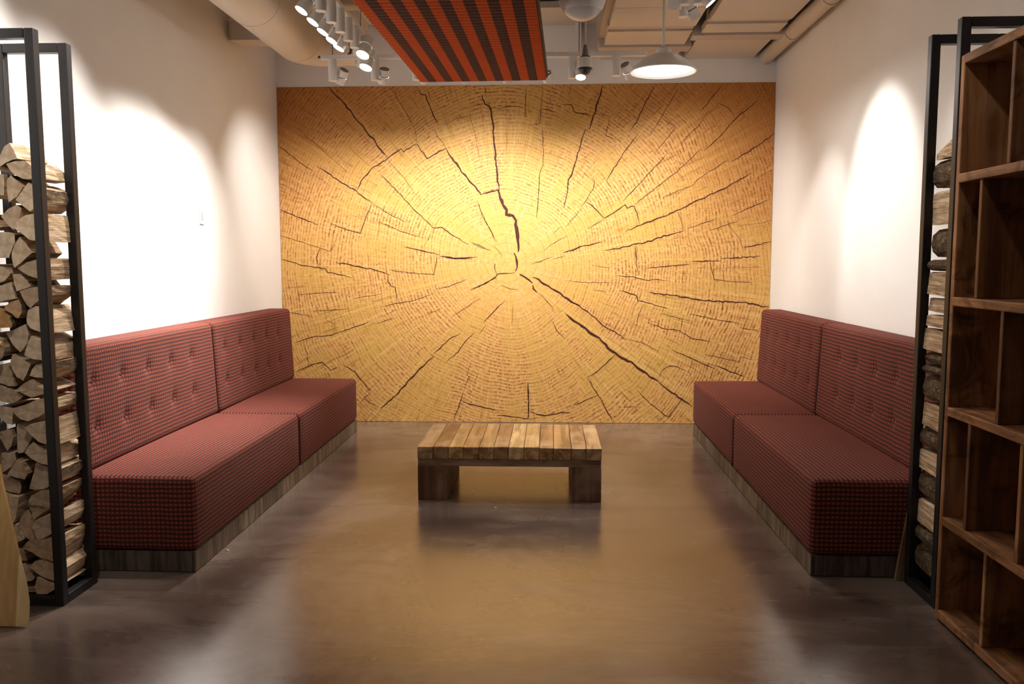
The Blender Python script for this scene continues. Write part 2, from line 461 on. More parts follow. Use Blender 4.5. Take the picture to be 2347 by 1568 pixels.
# ------------------------------------------------------------------ mural
PITH = (-0.41, 1.46)
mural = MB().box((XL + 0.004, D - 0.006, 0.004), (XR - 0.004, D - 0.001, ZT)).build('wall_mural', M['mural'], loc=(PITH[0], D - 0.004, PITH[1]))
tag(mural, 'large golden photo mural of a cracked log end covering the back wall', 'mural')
CRACKS = [(0.0129,[(-2.005,3.068),(-1.964,3.015),(-1.88,2.937),(-1.796,2.832),(-1.702,2.717),(-1.66,2.654),(-1.607,2.602),(-1.555,2.528),(-1.481,2.434)]),(0.0043,[(-1.482,2.423),(-1.397,2.328),(-1.323,2.244),(-1.228,2.117)]),(0.0107,[(-1.772,2.136),(-1.722,2.225),(-1.667,2.288),(-1.634,2.33),(-1.568,2.371),(-1.525,2.403),(-1.471,2.434),(-1.416,2.475),(-1.352,2.511),(-1.331,2.49),(-1.277,2.521),(-1.207,2.555)]),(0.0118,[(-1.207,2.555),(-1.118,2.421),(-1.032,2.472),(-0.946,2.516)]),(0.0172,[(-0.946,2.516),(-0.904,2.451),(-0.851,2.377),(-0.799,2.304),(-0.735,2.22),(-0.682,2.167),(-0.64,2.114),(-0.629,2.093)]),(0.015,[(-0.629,2.098),(-0.464,2.14)]),(0.0107,[(-1.201,3.059),(-1.164,2.992),(-1.127,2.987),(-1.081,2.867),(-1.008,2.717)]),(0.0043,[(-1.008,2.717),(-0.923,2.737),(-0.848,2.777),(-0.731,2.807),(-0.689,2.823)]),(0.0064,[(-1.051,2.691),(-1.02,2.623),(-0.967,2.561),(-0.946,2.516)]),(0.0097,[(-0.593,3.058),(-0.572,2.966)]),(0.015,[(-0.614,2.981),(-0.588,2.899),(-0.551,2.893),(-0.53,2.862),(-0.515,2.697),(-0.5,2.51),(-0.49,2.365),(-0.474,2.218),(-0.461,2.129)]),(0.0278,[(-0.474,2.144),(-0.458,2.072),(-0.426,2.008),(-0.397,1.96),(-0.393,1.924),(-0.336,1.913),(-0.312,1.863),(-0.308,1.799),(-0.3,1.75),(-0.288,1.686),(-0.288,1.581)]),(0.0213,[(-0.329,1.573),(-0.312,1.54),(-0.3,1.492),(-0.303,1.443),(-0.313,1.406)]),(0.0245,[(-0.276,1.378),(-0.231,1.353),(-0.19,1.329),(-0.157,1.296)]),(0.0213,[(-0.157,1.28),(-0.145,1.247),(-0.116,1.211)]),(0.0164,[(-0.157,1.349),(-0.1,1.329),(-0.051,1.288),(0.014,1.248),(0.063,1.223),(0.128,1.174),(0.194,1.133),(0.275,1.093)]),(0.0065,[(-0.116,1.215),(-0.067,1.174),(-0.018,1.125),(0.023,1.076),(0.035,1.031)]),(0.0074,[(-0.313,1.398),(-0.362,1.386),(-0.427,1.386),(-0.476,1.378),(-0.501,1.353),(-0.534,1.329),(-0.599,1.292),(-0.649,1.264),(-0.723,1.239)]),(0.0131,[(-0.499,1.476),(-0.505,1.419),(-0.484,1.37)]),(0.0057,[(-0.452,1.28),(-0.403,1.256),(-0.354,1.243),(-0.288,1.235)]),(0.0049,[(-0.549,1.646),(-0.508,1.63),(-0.467,1.597),(-0.443,1.557),(-0.439,1.52)]),(0.0049,[(-0.72,1.667),(-0.655,1.63),(-0.598,1.61),(-0.533,1.593)]),(0.0065,[(0.187,2.276),(0.164,2.228),(0.16,2.149),(0.148,2.069),(0.125,1.974)]),(0.0033,[(-0.094,2.278),(-0.106,2.134),(-0.11,2.015),(-0.122,1.878)]),(0.0049,[(-0.665,2.057),(-0.637,1.977),(-0.613,1.896),(-0.572,1.832),(-0.532,1.767),(-0.483,1.67)]),(0.0049,[(0.029,1.745),(0.101,1.813)]),(0.0065,[(0.142,1.809),(0.206,1.877),(0.274,1.957)]),(0.0049,[(-0.052,1.596),(0.013,1.645),(0.077,1.685),(0.154,1.725)]),(0.0057,[(-0.174,1.467),(-0.084,1.495),(0.021,1.536)]),(0.0057,[(0.037,1.515),(0.135,1.544)]),(0.0065,[(0.118,1.572),(0.191,1.596),(0.276,1.636)]),(0.0097,[(-2.129,2.359),(-2.081,2.338),(-1.959,2.247),(-1.772,2.136),(-1.628,2.029)]),(0.0054,[(-1.628,2.029),(-1.489,1.938),(-1.307,1.842)]),(0.0064,[(-2.503,2.567),(-2.428,2.514),(-2.312,2.418),(-2.163,2.312)]),(0.0032,[(-2.163,2.291),(-2.014,2.19)]),(0.0086,[(-2.487,1.974),(-2.336,1.91),(-2.131,1.834)]),(0.0064,[(-2.033,1.85),(-1.882,1.791),(-1.741,1.753),(-1.707,1.833),(-1.673,1.939),(-1.617,2.024)]),(0.0064,[(-1.599,1.859),(-1.491,1.827),(-1.384,1.779),(-1.287,1.747),(-1.19,1.714)]),(0.0075,[(-1.548,2.287),(-1.4,2.139),(-1.273,2.001),(-1.177,1.905),(-1.071,1.804),(-0.985,1.804),(-0.888,1.735),(-0.749,1.65)]),(0.0043,[(-1.065,1.794),(-1.115,1.704),(-1.159,1.618)]),(0.0043,[(-1.429,3.062),(-1.377,2.953),(-1.304,2.838),(-1.221,2.682),(-1.207,2.557)]),(0.0043,[(-2.494,1.739),(-2.168,1.636),(-2.028,1.588),(-1.971,1.69)]),(0.0064,[(-2.114,1.62),(-2.154,1.534),(-2.144,1.493)]),(0.0043,[(-2.016,1.839),(-2.035,1.722)]),(0.0032,[(-2.491,2.219),(-2.384,2.165),(-2.223,2.079)]),(0.0086,[(-1.009,1.543),(-0.847,1.527),(-0.664,1.538)]),(0.0043,[(-1.321,1.629),(-1.17,1.592),(-1.008,1.554)]),(0.0064,[(-0.717,1.671),(-0.631,1.633),(-0.546,1.596)]),(0.0032,[(-2.336,2.733),(-2.093,2.522),(-1.828,2.289)]),(0.0032,[(-0.857,3.04),(-0.816,2.886)]),(0.0032,[(-0.731,2.833),(-0.669,2.595),(-0.638,2.407)]),(0.0064,[(-0.53,2.873),(-0.457,2.857),(-0.362,2.887),(-0.241,2.875)]),(0.0054,[(-0.672,2.051),(-0.63,1.956),(-0.566,1.819),(-0.492,1.67)]),(0.015,[(0.469,3.058),(0.439,2.966),(0.398,2.823),(0.347,2.67)]),(0.0107,[(0.316,2.68),(0.275,2.546),(0.239,2.433),(0.213,2.319),(0.192,2.272),(0.166,2.225),(0.156,2.131)]),(0.0043,[(0.156,2.121),(0.125,1.975)]),(0.0064,[(-0.22,3.054),(-0.225,2.777)]),(0.0054,[(-0.068,3.032),(-0.083,2.858),(-0.094,2.725),(-0.209,2.715)]),(0.0054,[(-0.067,2.693),(-0.061,2.362),(-0.093,2.289),(-0.108,2.028),(-0.124,1.891)]),(0.0086,[(-0.083,2.858),(0.053,2.831)]),(0.0086,[(0.063,2.878),(0.1,2.877)]),(0.0097,[(0.11,2.898),(0.194,2.892),(0.21,2.83),(0.378,2.793)]),(0.0064,[(0.409,2.818),(0.534,2.783)]),(0.0054,[(0.534,2.781),(0.494,2.617),(0.61,2.575)]),(0.0086,[(0.926,3.043),(0.855,2.911),(0.764,2.728),(0.703,2.646)]),(0.0054,[(0.764,2.733),(0.817,2.691)]),(0.0086,[(0.786,2.635),(0.653,2.451),(0.56,2.306),(0.508,2.213)]),(0.0054,[(1.133,3.02),(0.992,2.777),(0.88,2.604)]),(0.0054,[(0.992,2.777),(1.118,2.684),(1.016,2.551),(0.929,2.449)]),(0.0075,[(1.523,3.047),(1.323,2.805)]),(0.0064,[(1.365,2.753),(1.264,2.642),(1.162,2.54)]),(0.0075,[(1.834,2.912),(1.684,2.791),(1.533,2.629),(1.523,2.609),(1.371,2.471)]),(0.0064,[(1.349,2.497),(1.196,2.354),(1.135,2.292),(0.97,2.169),(0.763,2.003)]),(0.0086,[(1.996,2.626),(1.885,2.55),(1.743,2.453),(1.611,2.377)]),(0.0054,[(1.611,2.377),(1.58,2.393),(1.437,2.301),(1.313,2.219),(1.283,2.178),(1.024,2.07)]),(0.0043,[(1.995,2.313),(1.852,2.237)]),(0.0107,[(1.8,2.278),(1.646,2.197),(1.559,2.145),(1.441,2.089),(1.338,2.043),(1.198,1.975),(1.027,1.898),(0.818,1.825),(0.682,1.763)]),(0.0075,[(1.07,2.463),(1.034,2.438),(0.895,2.294),(0.833,2.222),(0.751,2.129),(0.657,2.035)]),(0.0043,[(1.09,2.468),(1.154,2.427)]),(0.0043,[(1.135,2.292),(1.178,2.251),(1.199,2.209)]),(0.0043,[(1.123,2.396),(1.196,2.354)]),(0.0064,[(0.361,2.276),(0.403,2.214),(0.383,2.141),(0.32,2.037),(0.279,1.984)]),(0.0097,[(0.32,2.026),(0.373,2.005),(0.437,1.942),(0.491,1.879),(0.606,1.957),(0.679,2.004),(0.7,1.977),(0.758,1.988),(0.785,1.93),(0.807,1.825)]),(0.0064,[(0.491,1.873),(0.407,1.826),(0.333,1.785)]),(0.0107,[(1.212,1.772),(1.03,1.72),(0.831,1.652),(0.81,1.657),(0.662,1.62),(0.493,1.596)]),(0.0054,[(1.152,1.939),(1.212,1.772)]),(0.0064,[(1.981,2.055),(1.807,1.978),(1.633,1.901)]),(0.0064,[(1.498,1.875),(1.238,1.787)]),(0.0054,[(1.696,1.854),(1.551,1.807),(1.437,1.771)]),(0.0043,[(1.519,1.875),(1.551,1.807)]),(0.0054,[(1.603,1.823),(1.657,1.76),(1.71,1.697),(1.733,1.624),(1.745,1.571)]),(0.0097,[(1.744,1.613),(1.868,1.639),(1.992,1.67)]),(0.0086,[(0.768,1.636),(0.785,1.49)]),(0.0086,[(0.471,1.668),(0.355,1.637),(0.27,1.626),(0.207,1.595),(0.122,1.574)]),(0.0097,[(1.286,1.496),(1.538,1.496)]),(0.0097,[(1.548,1.514),(1.892,1.539)]),(0.0043,[(1.863,1.827),(1.987,1.863)]),(0.0054,[(1.465,2.905),(1.579,2.853),(1.643,2.771)]),(0.0086,[(-2.484,1.52),(-2.288,1.461),(-2.081,1.428),(-2.049,1.396),(-1.918,1.369),(-1.831,1.347)]),(0.0107,[(-1.97,1.487),(-1.72,1.439),(-1.59,1.417),(-1.482,1.374)]),(0.0075,[(-1.482,1.379),(-1.494,1.315),(-1.462,1.266),(-1.424,1.261),(-1.415,1.126)]),(0.0064,[(-1.476,1.417),(-1.276,1.39),(-1.065,1.376),(-1.03,1.556)]),(0.0097,[(-1.004,1.54),(-0.81,1.518),(-0.713,1.518)]),(0.0054,[(-1.348,1.631),(-1.154,1.588),(-1.009,1.556)]),(0.0064,[(-2.12,1.622),(-2.155,1.536),(-2.14,1.445)]),(0.0054,[(-1.983,1.654),(-2.023,1.584)]),(0.0054,[(-2.339,1.19),(-2.152,1.201),(-1.954,1.212)]),(0.0043,[(-1.824,1.153),(-1.561,1.196)]),(0.0054,[(-1.563,1.077),(-1.41,1.11),(-1.246,1.137),(-1.061,1.207)]),(0.0054,[(-1.05,1.24),(-0.93,1.266),(-0.757,1.331)]),(0.0075,[(-0.725,1.234),(-0.617,1.283),(-0.52,1.336),(-0.488,1.347)]),(0.0075,[(-2.384,0.743),(-2.194,0.798),(-2.029,0.815),(-1.863,0.87),(-1.675,0.936)]),(0.0054,[(-1.609,0.92),(-1.434,0.974)]),(0.0086,[(-2.369,0.467),(-2.245,0.523),(-2.123,0.562),(-2.047,0.48),(-1.975,0.513)]),(0.0086,[(-1.924,0.536),(-1.815,0.464),(-1.74,0.371),(-1.675,0.277)]),(0.0075,[(-1.67,0.278),(-1.788,0.166)]),(0.0054,[(-1.732,0.211),(-1.623,0.145)]),(0.0129,[(-1.579,0.129),(-1.456,0.229),(-1.344,0.351),(-1.233,0.473),(-1.078,0.616)]),(0.0097,[(-1.078,0.638),(-0.924,0.78),(-0.825,0.829)]),(0.0086,[(-0.958,0.562),(-0.848,0.66),(-0.772,0.769),(-0.695,0.846)]),(0.0075,[(-0.652,0.83),(-0.587,0.911)]),(0.0086,[(-0.608,0.933),(-0.51,1.041),(-0.413,1.138)]),(0.0043,[(-0.9,0.992),(-0.748,1.084),(-0.639,1.159)]),(0.0043,[(-1.15,1.002),(-0.997,1.067)]),(0.0086,[(-0.903,0.006),(-0.852,0.122),(-0.797,0.299)]),(0.0054,[(-0.797,0.299),(-0.747,0.431),(-0.768,0.447),(-0.729,0.563)]),(0.0086,[(-0.808,0.189),(-0.644,0.151),(-0.47,0.108)]),(0.0086,[(-0.481,0.072),(-0.339,0.054),(-0.203,0.039),(-0.192,0.105),(-0.198,0.379)]),(0.0054,[(-2.189,1.038),(-2.023,1.049),(-1.859,1.061)]),(0.0043,[(-2.09,1.028),(-2.075,0.951),(-1.999,0.919),(-1.995,0.853)]),(0.0054,[(-2.431,1.027),(-2.3,1.005),(-2.223,0.989)]),(0.0043,[(-2.296,0.732),(-2.265,0.644),(-2.251,0.523)]),(0.0032,[(-0.338,1.106),(-0.349,0.911)]),(0.0215,[(0.146,1.015),(0.221,0.956),(0.297,0.902),(0.361,0.848),(0.458,0.795),(0.512,0.73),(0.577,0.666),(0.663,0.612),(0.749,0.569),(0.836,0.504),(0.922,0.439),(0.998,0.396)]),(0.014,[(0.998,0.396),(1.106,0.31),(1.214,0.229),(1.312,0.159)]),(0.0086,[(0.065,1.074),(0.098,1.031)]),(0.0097,[(0.188,1.128),(0.274,1.085),(0.36,1.021),(0.489,0.913),(0.596,0.849),(0.704,0.779)]),(0.0054,[(0.725,0.785),(0.822,0.753),(0.832,0.764),(0.993,0.672)]),(0.0086,[(1.121,0.689),(1.196,0.652),(1.314,0.598),(1.432,0.545),(1.517,0.513)]),(0.0097,[(1.527,0.54),(1.666,0.486),(1.784,0.444)]),(0.0086,[(0.599,0.639),(0.514,0.557),(0.429,0.475),(0.348,0.431)]),(0.0086,[(0.348,0.431),(0.408,0.328),(0.452,0.263),(0.518,0.143),(0.594,0.006)]),(0.0097,[(0.441,0.262),(0.323,0.207),(0.22,0.171)]),(0.0054,[(0.183,0.151),(0.226,0.157)]),(0.0097,[(-0.186,0.105),(-0.034,0.062),(0.096,0.096),(0.194,0.096)]),(0.0043,[(0.194,0.096),(0.227,0.009)]),(0.0097,[(-0.197,0.368),(-0.192,0.039)]),(0.0064,[(0.987,0.407),(1.028,0.483),(1.081,0.532),(1.145,0.538),(1.252,0.495)]),(0.0075,[(1.214,0.229),(1.141,0.125),(1.099,0.064),(1.062,0.081),(0.926,0.189),(0.806,0.308)]),(0.0086,[(1.062,0.075),(0.993,0.009)]),(0.0064,[(0.591,1.368),(0.793,1.346),(0.899,1.32),(0.941,1.33),(1.078,1.32)]),(0.0075,[(0.789,1.627),(0.785,1.49),(0.803,1.368)]),(0.0086,[(0.876,1.431),(0.992,1.447),(1.266,1.466)]),(0.0064,[(1.444,1.489),(1.489,1.33),(1.626,1.309),(1.825,1.301)]),(0.0118,[(0.9,1.213),(1.123,1.182),(1.155,1.187),(1.176,1.171),(1.356,1.145),(1.567,1.129),(1.778,1.118),(1.894,1.092),(1.988,1.076)]),(0.0086,[(0.635,1.229),(0.795,1.181),(0.806,1.139),(0.934,1.107),(1.072,1.066)]),(0.0054,[(0.849,1.107),(0.813,1.011),(0.798,0.919),(0.745,0.914)]),(0.0054,[(1.009,1.022),(1.211,0.968),(1.192,0.861)]),(0.0075,[(0.894,0.936),(1.022,0.888),(1.192,0.859),(1.289,0.797),(1.47,0.76)]),(0.0064,[(1.274,1.017),(1.465,0.974),(1.635,0.943),(1.73,0.927)]),(0.0075,[(1.731,0.895),(1.91,0.858)]),(0.0054,[(1.419,0.647),(1.536,0.621),(1.728,0.578),(1.748,0.621),(1.88,0.595)]),(0.0043,[(0.388,1.458),(0.548,1.437)]),(0.0043,[(0.155,1.32),(0.358,1.299),(0.581,1.304)]),(0.0043,[(0.401,1.235),(0.523,1.219)]),(0.0064,[(0.007,0.966),(0.071,0.858),(0.136,0.783)]),(0.0043,[(0.212,0.621),(0.299,0.491)]),(0.0032,[(0.04,0.577),(0.117,0.397)]),(0.0043,[(0.636,0.154),(0.84,0.156)])]
LOGS = [[(-2.395,1.895),(-2.317,1.941),(-2.295,1.982),(-2.27,1.998),(-2.253,1.968),(-2.24,1.931),(-2.262,1.926),(-2.292,1.913),(-2.317,1.897)],[(-2.292,1.911),(-2.248,1.922),(-2.205,1.923),(-2.158,1.885),(-2.15,1.848),(-2.219,1.844),(-2.256,1.862),(-2.279,1.885)],[(-2.395,1.863),(-2.309,1.869),(-2.307,1.83),(-2.312,1.779),(-2.395,1.77),(-2.395,1.774)],[(-2.278,1.865),(-2.253,1.844),(-2.223,1.816),(-2.257,1.769),(-2.295,1.748),(-2.299,1.797),(-2.296,1.844)],[(-2.26,1.758),(-2.2,1.832),(-2.145,1.806),(-2.137,1.773),(-2.152,1.736),(-2.198,1.708)],[(-2.332,1.69),(-2.299,1.723),(-2.259,1.741),(-2.238,1.727),(-2.25,1.69),(-2.264,1.648),(-2.28,1.631),(-2.308,1.657)],[(-2.267,1.645),(-2.238,1.676),(-2.203,1.697),(-2.144,1.704),(-2.14,1.652),(-2.139,1.58),(-2.195,1.589),(-2.232,1.62)],[(-2.395,1.704),(-2.395,1.681),(-2.315,1.648),(-2.395,1.634),(-2.395,1.634)],[(-2.395,1.62),(-2.309,1.627),(-2.271,1.615),(-2.271,1.582),(-2.29,1.544),(-2.302,1.514),(-2.395,1.516),(-2.395,1.521)],[(-2.25,1.608),(-2.225,1.582),(-2.198,1.537),(-2.224,1.516),(-2.249,1.493),(-2.282,1.471),(-2.288,1.502),(-2.291,1.535),(-2.274,1.573)],[(-2.265,1.469),(-2.225,1.497),(-2.155,1.514),(-2.15,1.474),(-2.153,1.419),(-2.223,1.44)],[(-2.395,1.488),(-2.324,1.474),(-2.298,1.45),(-2.327,1.417),(-2.395,1.393)],[(-2.293,1.448),(-2.257,1.445),(-2.229,1.417),(-2.211,1.395),(-2.246,1.381),(-2.278,1.372),(-2.289,1.403)],[(-2.266,1.374),(-2.211,1.391),(-2.147,1.398),(-2.154,1.355),(-2.206,1.313),(-2.222,1.298),(-2.24,1.317)],[(-2.395,1.38),(-2.302,1.415),(-2.285,1.341),(-2.395,1.32)],[(-2.323,1.307),(-2.292,1.329),(-2.256,1.341),(-2.246,1.314),(-2.245,1.286),(-2.263,1.257),(-2.277,1.261),(-2.288,1.277),(-2.313,1.291)],[(-2.395,1.309),(-2.327,1.291),(-2.3,1.264),(-2.286,1.236),(-2.291,1.218),(-2.395,1.215),(-2.395,1.218),(-2.395,1.304)],[(-2.24,1.259),(-2.231,1.295),(-2.197,1.311),(-2.151,1.264),(-2.139,1.191),(-2.162,1.191),(-2.224,1.214),(-2.239,1.236)],[(-2.34,1.193),(-2.294,1.213),(-2.248,1.234),(-2.237,1.191),(-2.246,1.149),(-2.279,1.108),(-2.304,1.131),(-2.321,1.158)],[(-2.256,1.099),(-2.237,1.15),(-2.219,1.184),(-2.164,1.159),(-2.153,1.118),(-2.153,1.074),(-2.217,1.081)],[(-2.395,1.193),(-2.339,1.168),(-2.334,1.131),(-2.343,1.094),(-2.364,1.071),(-2.395,1.066),(-2.395,1.195)],[(-2.326,1.076),(-2.315,1.103),(-2.278,1.085),(-2.233,1.06),(-2.249,1.025),(-2.272,0.984),(-2.302,1.002),(-2.321,1.034)],[(-2.247,1.007),(-2.236,1.035),(-2.214,1.058),(-2.137,1.067),(-2.138,1.035),(-2.153,0.994),(-2.217,1.0)],[(-2.395,1.053),(-2.341,1.062),(-2.324,1.02),(-2.311,0.96),(-2.337,0.96),(-2.395,0.979),(-2.395,0.983),(-2.395,1.053)],[(-2.295,0.951),(-2.261,0.977),(-2.232,0.993),(-2.205,0.97),(-2.144,0.943),(-2.198,0.924),(-2.227,0.915),(-2.268,0.933)],[(-2.395,0.974),(-2.352,0.956),(-2.301,0.942),(-2.269,0.919),(-2.294,0.9),(-2.328,0.886),(-2.37,0.895),(-2.395,0.904),(-2.395,0.969)],[(-2.319,0.868),(-2.252,0.887),(-2.204,0.91),(-2.146,0.906),(-2.146,0.864),(-2.199,0.831),(-2.247,0.812),(-2.284,0.821),(-2.307,0.844)],[(-2.395,0.874),(-2.347,0.872),(-2.322,0.868),(-2.329,0.83),(-2.333,0.791),(-2.361,0.797),(-2.384,0.821),(-2.395,0.83),(-2.395,0.872)],[(-2.314,0.8),(-2.281,0.791),(-2.254,0.77),(-2.249,0.733),(-2.273,0.695),(-2.293,0.667),(-2.317,0.664),(-2.319,0.704)],[(-2.267,0.786),(-2.238,0.803),(-2.148,0.82),(-2.144,0.762),(-2.141,0.701),(-2.205,0.724),(-2.241,0.756)],[(-2.395,0.762),(-2.363,0.772),(-2.337,0.774),(-2.334,0.737),(-2.346,0.695),(-2.364,0.673),(-2.381,0.704),(-2.395,0.732)],[(-2.279,0.672),(-2.258,0.705),(-2.233,0.724),(-2.206,0.705),(-2.159,0.668),(-2.157,0.614),(-2.21,0.625),(-2.247,0.644)],[(-2.395,0.666),(-2.329,0.671),(-2.326,0.638),(-2.354,0.603),(-2.394,0.577),(-2.395,0.581)],[(-2.358,0.577),(-2.335,0.613),(-2.309,0.646),(-2.282,0.622),(-2.265,0.58),(-2.279,0.554),(-2.319,0.563)],[(-2.279,0.507),(-2.262,0.557),(-2.239,0.63),(-2.202,0.611),(-2.139,0.595),(-2.136,0.567),(-2.157,0.529),(-2.217,0.507),(-2.251,0.501)],[(-2.399,0.572),(-2.357,0.563),(-2.31,0.542),(-2.305,0.514),(-2.314,0.487),(-2.351,0.492),(-2.4,0.508)],[(-2.4,0.501),(-2.352,0.487),(-2.307,0.48),(-2.315,0.428),(-2.333,0.361),(-2.364,0.37),(-2.4,0.379)],[(-2.282,0.452),(-2.266,0.481),(-2.227,0.5),(-2.139,0.513),(-2.146,0.477),(-2.196,0.425),(-2.231,0.434),(-2.278,0.438)],[(-2.283,0.431),(-2.24,0.434),(-2.198,0.425),(-2.223,0.401),(-2.266,0.364),(-2.273,0.4)],[(-2.326,0.361),(-2.314,0.39),(-2.289,0.416),(-2.272,0.376),(-2.256,0.324),(-2.247,0.276),(-2.274,0.271),(-2.31,0.304),(-2.325,0.332)],[(-2.264,0.352),(-2.249,0.372),(-2.2,0.394),(-2.135,0.411),(-2.136,0.363),(-2.154,0.325),(-2.21,0.291),(-2.242,0.283),(-2.254,0.319)],[(-2.308,0.251),(-2.288,0.275),(-2.23,0.286),(-2.139,0.301),(-2.139,0.253),(-2.157,0.186),(-2.225,0.204),(-2.271,0.232)],[(-2.388,0.36),(-2.331,0.356),(-2.316,0.323),(-2.299,0.287),(-2.326,0.273),(-2.394,0.269)],[(-2.385,0.245),(-2.309,0.242),(-2.298,0.184),(-2.389,0.183)],[(-2.285,0.162),(-2.259,0.189),(-2.22,0.2),(-2.158,0.181),(-2.138,0.147),(-2.153,0.094),(-2.215,0.113),(-2.248,0.132)],[(-2.308,0.177),(-2.289,0.17),(-2.266,0.107),(-2.279,0.095),(-2.308,0.092),(-2.375,0.096),(-2.376,0.159)],[(-2.258,0.078),(-2.246,0.122),(-2.211,0.103),(-2.142,0.08),(-2.205,0.042),(-2.23,0.042),(-2.253,0.042)],[(-2.362,0.074),(-2.271,0.064),(-2.261,0.042),(-2.274,0.042),(-2.308,0.042),(-2.366,0.042)]]
def crack_strip(mb, w, pts, y):
    P = [Vector((p[0], 0, p[1])) for p in pts]
    Q = []
    for a, b in zip(P[:-1], P[1:]):
        n = max(1, int((b - a).length / 0.028))
        for k in range(n): Q.append(a.lerp(b, k / n))
    Q.append(P[-1])
    L = len(Q); vs = []
    for k, p in enumerate(Q):
        d = (Q[min(k+1, L-1)] - Q[max(k-1, 0)]).normalized()
        t = Vector((-d.z, 0, d.x))
        if 0 < k < L - 1: p = p + t * random.uniform(-1, 1) * min(0.45 * w + 0.0012, 0.006)
        e = min(1.0, 0.35 + 0.65 * min(k, L - 1 - k) / 2.5)
        h = 0.5 * w * e * random.uniform(0.65, 1.2)
        vs += [(p.x + t.x*h, y, min(p.z + t.z*h, ZT - 0.003)), (p.x - t.x*h, y, min(p.z - t.z*h, ZT - 0.003))]
    mb.add(vs, [(2*k, 2*k+1, 2*k+3, 2*k+2) for k in range(L - 1)])
mb = MB()
for w, pts in CRACKS: crack_strip(mb, w * 1.05, pts, D - 0.0068)
ck = mb.build('printed_cracks', M['crack'], loc=(PITH[0], D - 0.004, PITH[1]))
ck.parent = mural; ck.location = (0, 0, 0)

# ------------------------------------------------------------------ sofas
def rounded_grid(lo, hi, r, step):
    """six sides of a rounded box with coordinates dense at the edges; returns verts, faces, uvs, side names"""
    ax = []
    for a in range(3):
        n = max(1, int((hi[a] - lo[a] - 2*r) / step[a]))
        e = [r * (1 - math.cos(k * math.pi / 8)) for k in range(5)]
        ax.append([lo[a] + t for t in e[:-1]] + [lo[a] + r + (hi[a] - lo[a] - 2*r) * k / n for k in range(n + 1)] + [hi[a] - t for t in e[:-1][::-1]])
    def rnd(p):
        q = Vector([min(max(p[a], lo[a] + r), hi[a] - r) for a in range(3)])
        # push cube-surface point onto the rounded edge
        d = Vector(p) - q
        if d.length < 1e-9: return Vector(p)
        m_ = max(abs(c) for c in d)
        return q + d.normalized() * r if m_ > 1e-9 else Vector(p)
    vs, fs, uvs = [], [], []
    for a in range(3):
        b, c = (a + 1) % 3, (a + 2) % 3
        if a == 1: b, c = 0, 2          # end faces: u = x, v = z
        if a == 0: b, c = 1, 2          # long faces: u = y, v = z
        if a == 2: b, c = 1, 0          # top: u = y, v = x
        for sgn in (0, 1):
            base = len(vs); nb, nc = len(ax[b]), len(ax[c])
            for i in range(nb):
                for j in range(nc):
                    p = [0, 0, 0]; p[a] = (lo, hi)[sgn][a]; p[b] = ax[b][i]; p[c] = ax[c][j]
                    vs.append(rnd(p))
            for i in range(nb - 1):
                for j in range(nc - 1):
                    fs.append((base + i*nc + j, base + (i+1)*nc + j, base + (i+1)*nc + j + 1, base + i*nc + j + 1))
                    uvs.append([(ax[b][ii], ax[c][jj]) for ii, jj in ((i, j), (i+1, j), (i+1, j+1), (i, j+1))])
    return vs, fs, uvs

